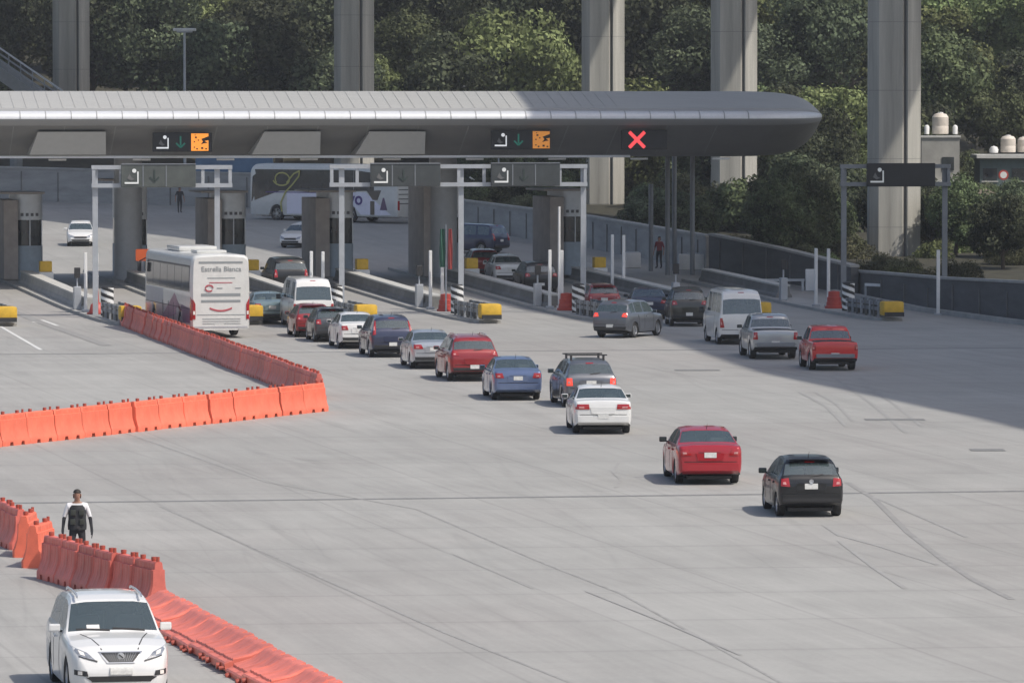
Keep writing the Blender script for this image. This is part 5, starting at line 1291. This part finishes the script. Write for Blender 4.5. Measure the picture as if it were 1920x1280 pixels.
mb.grid(rows, mat('grey_rubble', (.25, .25, .23), .95, var=.35, scale=1.2)); tag(mb.build('stone_bank', smooth=10), 'bare grey stone bank on the slope below the teal grey house', 'bank')
mb = MB(); p = PX(1855, 385, 380)
mb.prism([(-3.4, 0, -1.2), (3.0, 0, -.4), (2.0, 0, .5), (-.5, 0, 1.4), (-3.2, 0, .2)], (0, 4, 0), mat('tan_render', (.34, .29, .24), .9, var=.25, scale=1)); tag(mb.build('shed', None, p+Vector((-1.4, 0, .3))), 'small tan gabled shed between the narrow house and the stone bank', 'shed')
tag(MB().box((0, 0, .5), (5.5, 1.5, 1.3), mat('blue_truck', (.10, .18, .30), .5, var=.3, scale=.8), ch=.1).box((0, 0, 1.3), (5.3, 1.4, .3), M_WHITE, ch=.05).build('shipping_box', None, PX(440, 320, 400)), 'blue and white container behind the far wall left of the long coach', 'container')

# ---------------- vegetation ----------------
def leaf_mat(name, c1, c2):
    m = bpy.data.materials.new(name); m.use_nodes = True; nd = m.node_tree.nodes; L = m.node_tree.links; b = nd['Principled BSDF']
    b.inputs['Roughness'].default_value = .8; b.inputs['Specular IOR Level'].default_value = .12
    ge = nd.new('ShaderNodeNewGeometry'); oi = nd.new('ShaderNodeObjectInfo'); mx = nd.new('ShaderNodeMix'); mx.data_type = 'RGBA'; mx.inputs[6].default_value = (*c1, 1); mx.inputs[7].default_value = (*c2, 1)
    L.new(ge.outputs['Random Per Island'], mx.inputs[0])
    hs = nd.new('ShaderNodeHueSaturation'); r1 = nd.new('ShaderNodeMapRange'); r1.inputs['To Min'].default_value = .65; r1.inputs['To Max'].default_value = 1.35; L.new(oi.outputs['Random'], r1.inputs[0]); L.new(r1.outputs[0], hs.inputs['Value'])
    mh = nd.new('ShaderNodeMath'); mh.operation = 'MULTIPLY_ADD'; mh.inputs[1].default_value = .05; mh.inputs[2].default_value = .475; L.new(oi.outputs['Random'], mh.inputs[0]); L.new(mh.outputs[0], hs.inputs['Hue'])
    hs.inputs['Saturation'].default_value = .85
    tc = nd.new('ShaderNodeTexCoord'); nz = nd.new('ShaderNodeTexNoise'); nz.inputs['Scale'].default_value = .6; nz.inputs['Detail'].default_value = 3; L.new(tc.outputs['Object'], nz.inputs[0])
    nr_ = nd.new('ShaderNodeMapRange'); nr_.inputs['From Min'].default_value = .35; nr_.inputs['From Max'].default_value = .65; nr_.inputs['To Min'].default_value = .45; nr_.inputs['To Max'].default_value = 1.6; L.new(nz.outputs['Fac'], nr_.inputs[0])
    vm = nd.new('ShaderNodeVectorMath'); vm.operation = 'SCALE'; L.new(mx.outputs[2], vm.inputs[0]); L.new(nr_.outputs[0], vm.inputs['Scale']); L.new(vm.outputs[0], hs.inputs['Color']); L.new(hs.outputs[0], b.inputs['Base Color'])
    tr = nd.new('ShaderNodeBsdfTranslucent'); L.new(hs.outputs[0], tr.inputs[0]); ms = nd.new('ShaderNodeMixShader'); ms.inputs[0].default_value = .2
    L.new(b.outputs[0], ms.inputs[1]); L.new(tr.outputs[0], ms.inputs[2]); L.new(ms.outputs[0], nd['Material Output'].inputs[0]); return m
M_LF = [leaf_mat('leaf_dark', (.045, .058, .032), (.10, .12, .062)), leaf_mat('leaf_mid', (.06, .08, .034), (.125, .155, .062)), leaf_mat('leaf_light', (.11, .14, .045), (.21, .25, .085)), leaf_mat('leaf_olive', (.08, .088, .042), (.16, .16, .08))]
M_BARK = mat('bark', (.10, .08, .06), .9, var=.3, scale=4)
import numpy as np
def crown_mesh(seed, H, Rr, n, leaf, m, squash=.8, base=.25, clumps=26):
    rg = np.random.default_rng(seed); cs = []
    for _ in range(clumps):
        v = rg.normal(size=3); v /= np.linalg.norm(v); rad = rg.uniform(.35, .86)
        c = np.array([v[0]*Rr*rad, v[1]*Rr*rad, H*(base+(1-base)/2)+v[2]*(H*(1-base)/2)*rad*.95]); cs.append((c, rg.uniform(.26, .46)*Rr))
    w = np.array([r**2 for _, r in cs]); w /= w.sum(); ks = rg.choice(len(cs), size=n, p=w)
    C = np.array([cs[k][0] for k in ks]); RR = np.array([cs[k][1] for k in ks])
    d = rg.normal(size=(n, 3)); d /= np.linalg.norm(d, axis=1)[:, None]; rad = rg.uniform(.72, 1.05, n)**.7
    P = C+d*(RR*rad)[:, None]*np.array([1, 1, squash]); P += rg.normal(size=(n, 3))*.12
    nr = d+rg.normal(size=(n, 3))*.55; nr /= np.linalg.norm(nr, axis=1)[:, None]
    a = np.cross(nr, rg.normal(size=(n, 3))); a /= np.linalg.norm(a, axis=1)[:, None]; b = np.cross(nr, a)
    s = leaf*rg.uniform(.6, 1.4, n)[:, None]
    V = np.stack([P-a*s-b*s*.45, P+a*s*.2-b*s*.7, P+a*s+b*s*.35, P-a*s*.25+b*s*.7], 1).reshape(-1, 3)
    me = bpy.data.meshes.new('crown'); me.vertices.add(4*n); me.vertices.foreach_set('co', V.ravel()); me.loops.add(4*n); me.loops.foreach_set('vertex_index', np.arange(4*n, dtype=np.int32))
    me.polygons.add(n); me.polygons.foreach_set('loop_start', np.arange(0, 4*n, 4, dtype=np.int32)); me.polygons.foreach_set('loop_total', np.full(n, 4, dtype=np.int32)); me.update(); me.validate(); me.materials.append(m)
    return me, cs
def tree_proto(seed, H, Rr, n, leaf, m, **kw):
    me, cs = crown_mesh(seed, H, Rr, n, leaf, m, **kw); root = empty('tree'); link('crown', me, root)
    tb = MB(); rg = random.Random(seed); pts = [Vector((0, 0, -1.0))]
    for k in range(1, 5): pts.append(Vector((rg.uniform(-.25, .25)*k*.5, rg.uniform(-.25, .25)*k*.5, H*.62*k/4)))
    for k in range(4): tb.tube(pts[k], pts[k+1], H*.032*(1-k*.18), M_BARK, r1=H*.032*(1-(k+1)*.18), n=8)
    for c, r_ in cs[:10]:
        s_ = pts[rg.randint(2, 3)]; tb.tube(s_, Vector(c), H*.011, M_BARK, r1=.03, n=6)
    tb.build('trunk', root, smooth=60); return root
T_ = [tree_proto(11, 9.5, 4.2, 15000, .15, M_LF[0], clumps=34), tree_proto(12, 11, 4.6, 16500, .15, M_LF[0], clumps=40), tree_proto(13, 8, 4.0, 14000, .15, M_LF[1], clumps=30),
      tree_proto(14, 10, 4.2, 15000, .15, M_LF[1], clumps=36), tree_proto(15, 9, 4.6, 15000, .15, M_LF[2], clumps=34), tree_proto(16, 5.5, 3.4, 14000, .10, M_LF[3], clumps=24, base=.05), tree_proto(17, 5, 2.8, 12000, .10, M_LF[2], clumps=20, base=.05)]
used = [False]*len(T_)
def plant(k, x, y, z, sc, nm, label, group=None, cat='tree'):
    if x/y > .0728 and 330 < y < 403: sc = min(sc, .30 if k < 5 else .45)
    o = T_[k] if not used[k] else copy_tree(T_[k]); used[k] = True
    o.location = (x, y, z); o.rotation_euler = (0, 0, random.uniform(0, 6.28)); o.scale = (sc, sc*random.uniform(.9, 1.1), sc*random.uniform(.85, 1.15)); o.name = nm
    o['label'] = label; o['category'] = cat
    if group: o['group'] = group
    elif 'group' in o: del o['group']
    return o
rg = random.Random(5)
PIER_PX = [133, 664, 1130, 1376, 1677]
ZN = ['left of the first pier', 'between the first and second piers', 'between the second and third piers', 'between the third and fourth piers', 'between the two rightmost piers', 'right of the last pier']
def zone(x, y): px = 960+x*F/y; return ZN[sum(px > q for q in PIER_PX)]
KIND = {0: ('dark_tree', 'broad dark green tree'), 1: ('tall_tree', 'tall dark green tree'), 2: ('round_tree', 'rounded mid green tree'),
        3: ('leafy_tree', 'taller mid green tree'), 4: ('pale_tree', 'light yellow green tree')}
for row, y in enumerate((444, 456, 470, 486, 504, 524, 546, 572, 600)):
    half = y*.0914+5; x = -half+rg.uniform(0, 3)
    while x < half:
        yy = y+rg.uniform(-6, 6)
        if not (x > 24 and row < 1) and not (yy < 468 and abs(x/yy+36.4/463) < .016) and not (yy < 440 and abs(x/yy+25/428) < .01):
            r_ = rg.random(); fx = x/half
            k = 0 if r_ < (.42 if fx < .3 else .2) else 1 if r_ < (.72 if fx < .3 else .4) else 2 if r_ < .8 else 3 if r_ < .92 else 4
            if fx > .35 and rg.random() < .55: k = 4
            plant(k, x, yy, hz(x, yy)-.5, rg.uniform(.85, 1.3), KIND[k][0], KIND[k][1]+(', lower' if row < 2 else ', middle' if row < 4 else ', upper')+' hillside '+zone(x, yy), KIND[k][1]+'s on the hillside')
        x += rg.uniform(3.9, 5.8)
# nearer trees behind the walls at right
near = [(4, 8.0, 402, 1.05, 'bright green tree seen under the canopy just right of the third pier'), (4, 11.5, 398, .85, 'bright green tree seen between the thin canopy poles'), (2, 15.8, 352, .80, 'dark round tree between the two right piers, touching the left one'),
        (0, 18.6, 349, .85, 'dark broad tree low behind the road wall left of the right pier'), (3, 19.5, 385, .95, 'green tree showing above the right end of the canopy'), (2, 24.5, 366, .75, 'green tree right behind the last pier'),
        (5, 18.4, 318, .62, 'yellowish bush standing behind the road wall left of the last pier'), (5, 25.5, 330, .8, 'olive bush right of the last pier below the black gantry sign'), (6, 27.2, 325, .75, 'pale green bush behind the right road wall'),
        (3, 31, 352, .55, 'small leafy tree in front of the tan shed'), (5, 29.2, 338, .8, 'olive grey bush beside the brown wall'), (4, 33.5, 430, 1.1, 'large light green tree behind the flat roofed house'), (2, 27.5, 412, .95, 'mid green tree between the two houses'),
        (6, 10.0, 318, .52, 'bright green shrub growing over the wall by the thin poles'), (6, 23.6, 318, .6, 'green shrub at the foot of the last pier'), (0, 13.5, 380, .9, 'dark tree in the shade behind the second right pier'), (5, 33.8, 352, .8, 'grey green bush on the stone bank'), (6, 20.4, 335, .7, 'leafy shrub just left of the last pier')]
for k, x, y, sc, lab in near:
    zb = -1.0 if y < 372 else hz(x, y)-.5
    plant(k, x, y, zb, sc, 'bush' if k > 4 else 'tree', lab, None, 'bush' if k > 4 else 'tree')

for row, (y, xa, xb) in enumerate(((326, 19.5, 27), (340, 15, 22), (356, 10.5, 20), (372, 9, 26), (388, 9, 30), (404, 10, 42), (420, 12, 44))):
    x = xa
    while x < xb:
        if not any(abs(x/y-q[0]/q[1]) < .0095 and y < q[1]+2 for q in PIERS) and not (26.5 < x < 31 and y < 380) and not (x > 31 and y < 412):
            k = rg.choice((0, 2, 3, 5, 5) if row < 3 else (0, 1, 2, 3, 4)); zb = gz(min(y, 440))-.8 if y < 400 else hz(x, y)-.5
            sc = (.42 if row < 1 else .55 if row < 2 else .72 if row < 4 else .9)*rg.uniform(.85, 1.15); nm, lb = KIND.get(k, ('bush', 'olive bush'))
            plant(k, x, y+rg.uniform(-3, 3), zb, sc, nm, lb+' low behind the right road wall, '+zone(x, y), lb+'s behind the right road wall', 'bush' if k == 5 else 'tree')
        x += rg.uniform(3.2, 4.8)
for (x0, y0), (x1, y1) in zip([(-3.0, 361.5), (5.2, 335.5), (11.6, 309), (15.0, 297), (18.4, 289.5), (19.4, 281), (21.6, 270)], [(5.2, 335.5), (11.6, 309), (15.0, 297), (18.4, 289.5), (19.4, 281), (21.6, 270), (24.6, 259)]):
    n = max(1, int(math.hypot(x1-x0, y1-y0)/2.2))
    for q in range(n):
        u = (q+rg.uniform(.2, .8))/n; x = x0+(x1-x0)*u+rg.uniform(.3, 1.2); y = y0+(y1-y0)*u+rg.uniform(1.8, 3.5)
        plant(5 if rg.random() < .6 else 6, x, y, gz(y)-.5, rg.uniform(.26, .46), 'shrub', 'low shrub behind the right road wall, '+zone(x, y), 'shrubs along the right road wall', 'shrub')
for q in range(215):
    x = rg.uniform(-4, 34); y = rg.uniform(305, 432)
    if x < (4.4+(331-y)*.238 if y < 331 else 4.4-(y-331)*.31)+2.2 or any(abs(x/y-p[0]/p[1]) < .007 and y < p[1]+2 for p in PIERS): continue
    plant(rg.choice((5, 2, 0, 3)), x, y, gz(y)-.7, rg.uniform(.34, .55), 'bush', ('nearer' if y < 345 else 'middle' if y < 390 else 'farther')+' scrubby bush below the viaduct, '+zone(x, y), 'bushes on the rough ground below the viaduct', 'bush')
# ---------------- air ----------------
hm = bpy.data.materials.new('haze'); hm.use_nodes = True; hn_ = hm.node_tree.nodes; hn_.clear()
ho = hn_.new('ShaderNodeOutputMaterial'); hv = hn_.new('ShaderNodeVolumePrincipled'); hv.inputs['Color'].default_value = (.92, .95, 1, 1); hv.inputs['Density'].default_value = .00017; hv.inputs['Anisotropy'].default_value = .2
hm.node_tree.links.new(hv.outputs[0], ho.inputs['Volume'])
mb = MB(); mb.box((0, 1900, 53), (5400, 4600, 112), hm); tag(mb.build('haze'), kind='stuff')
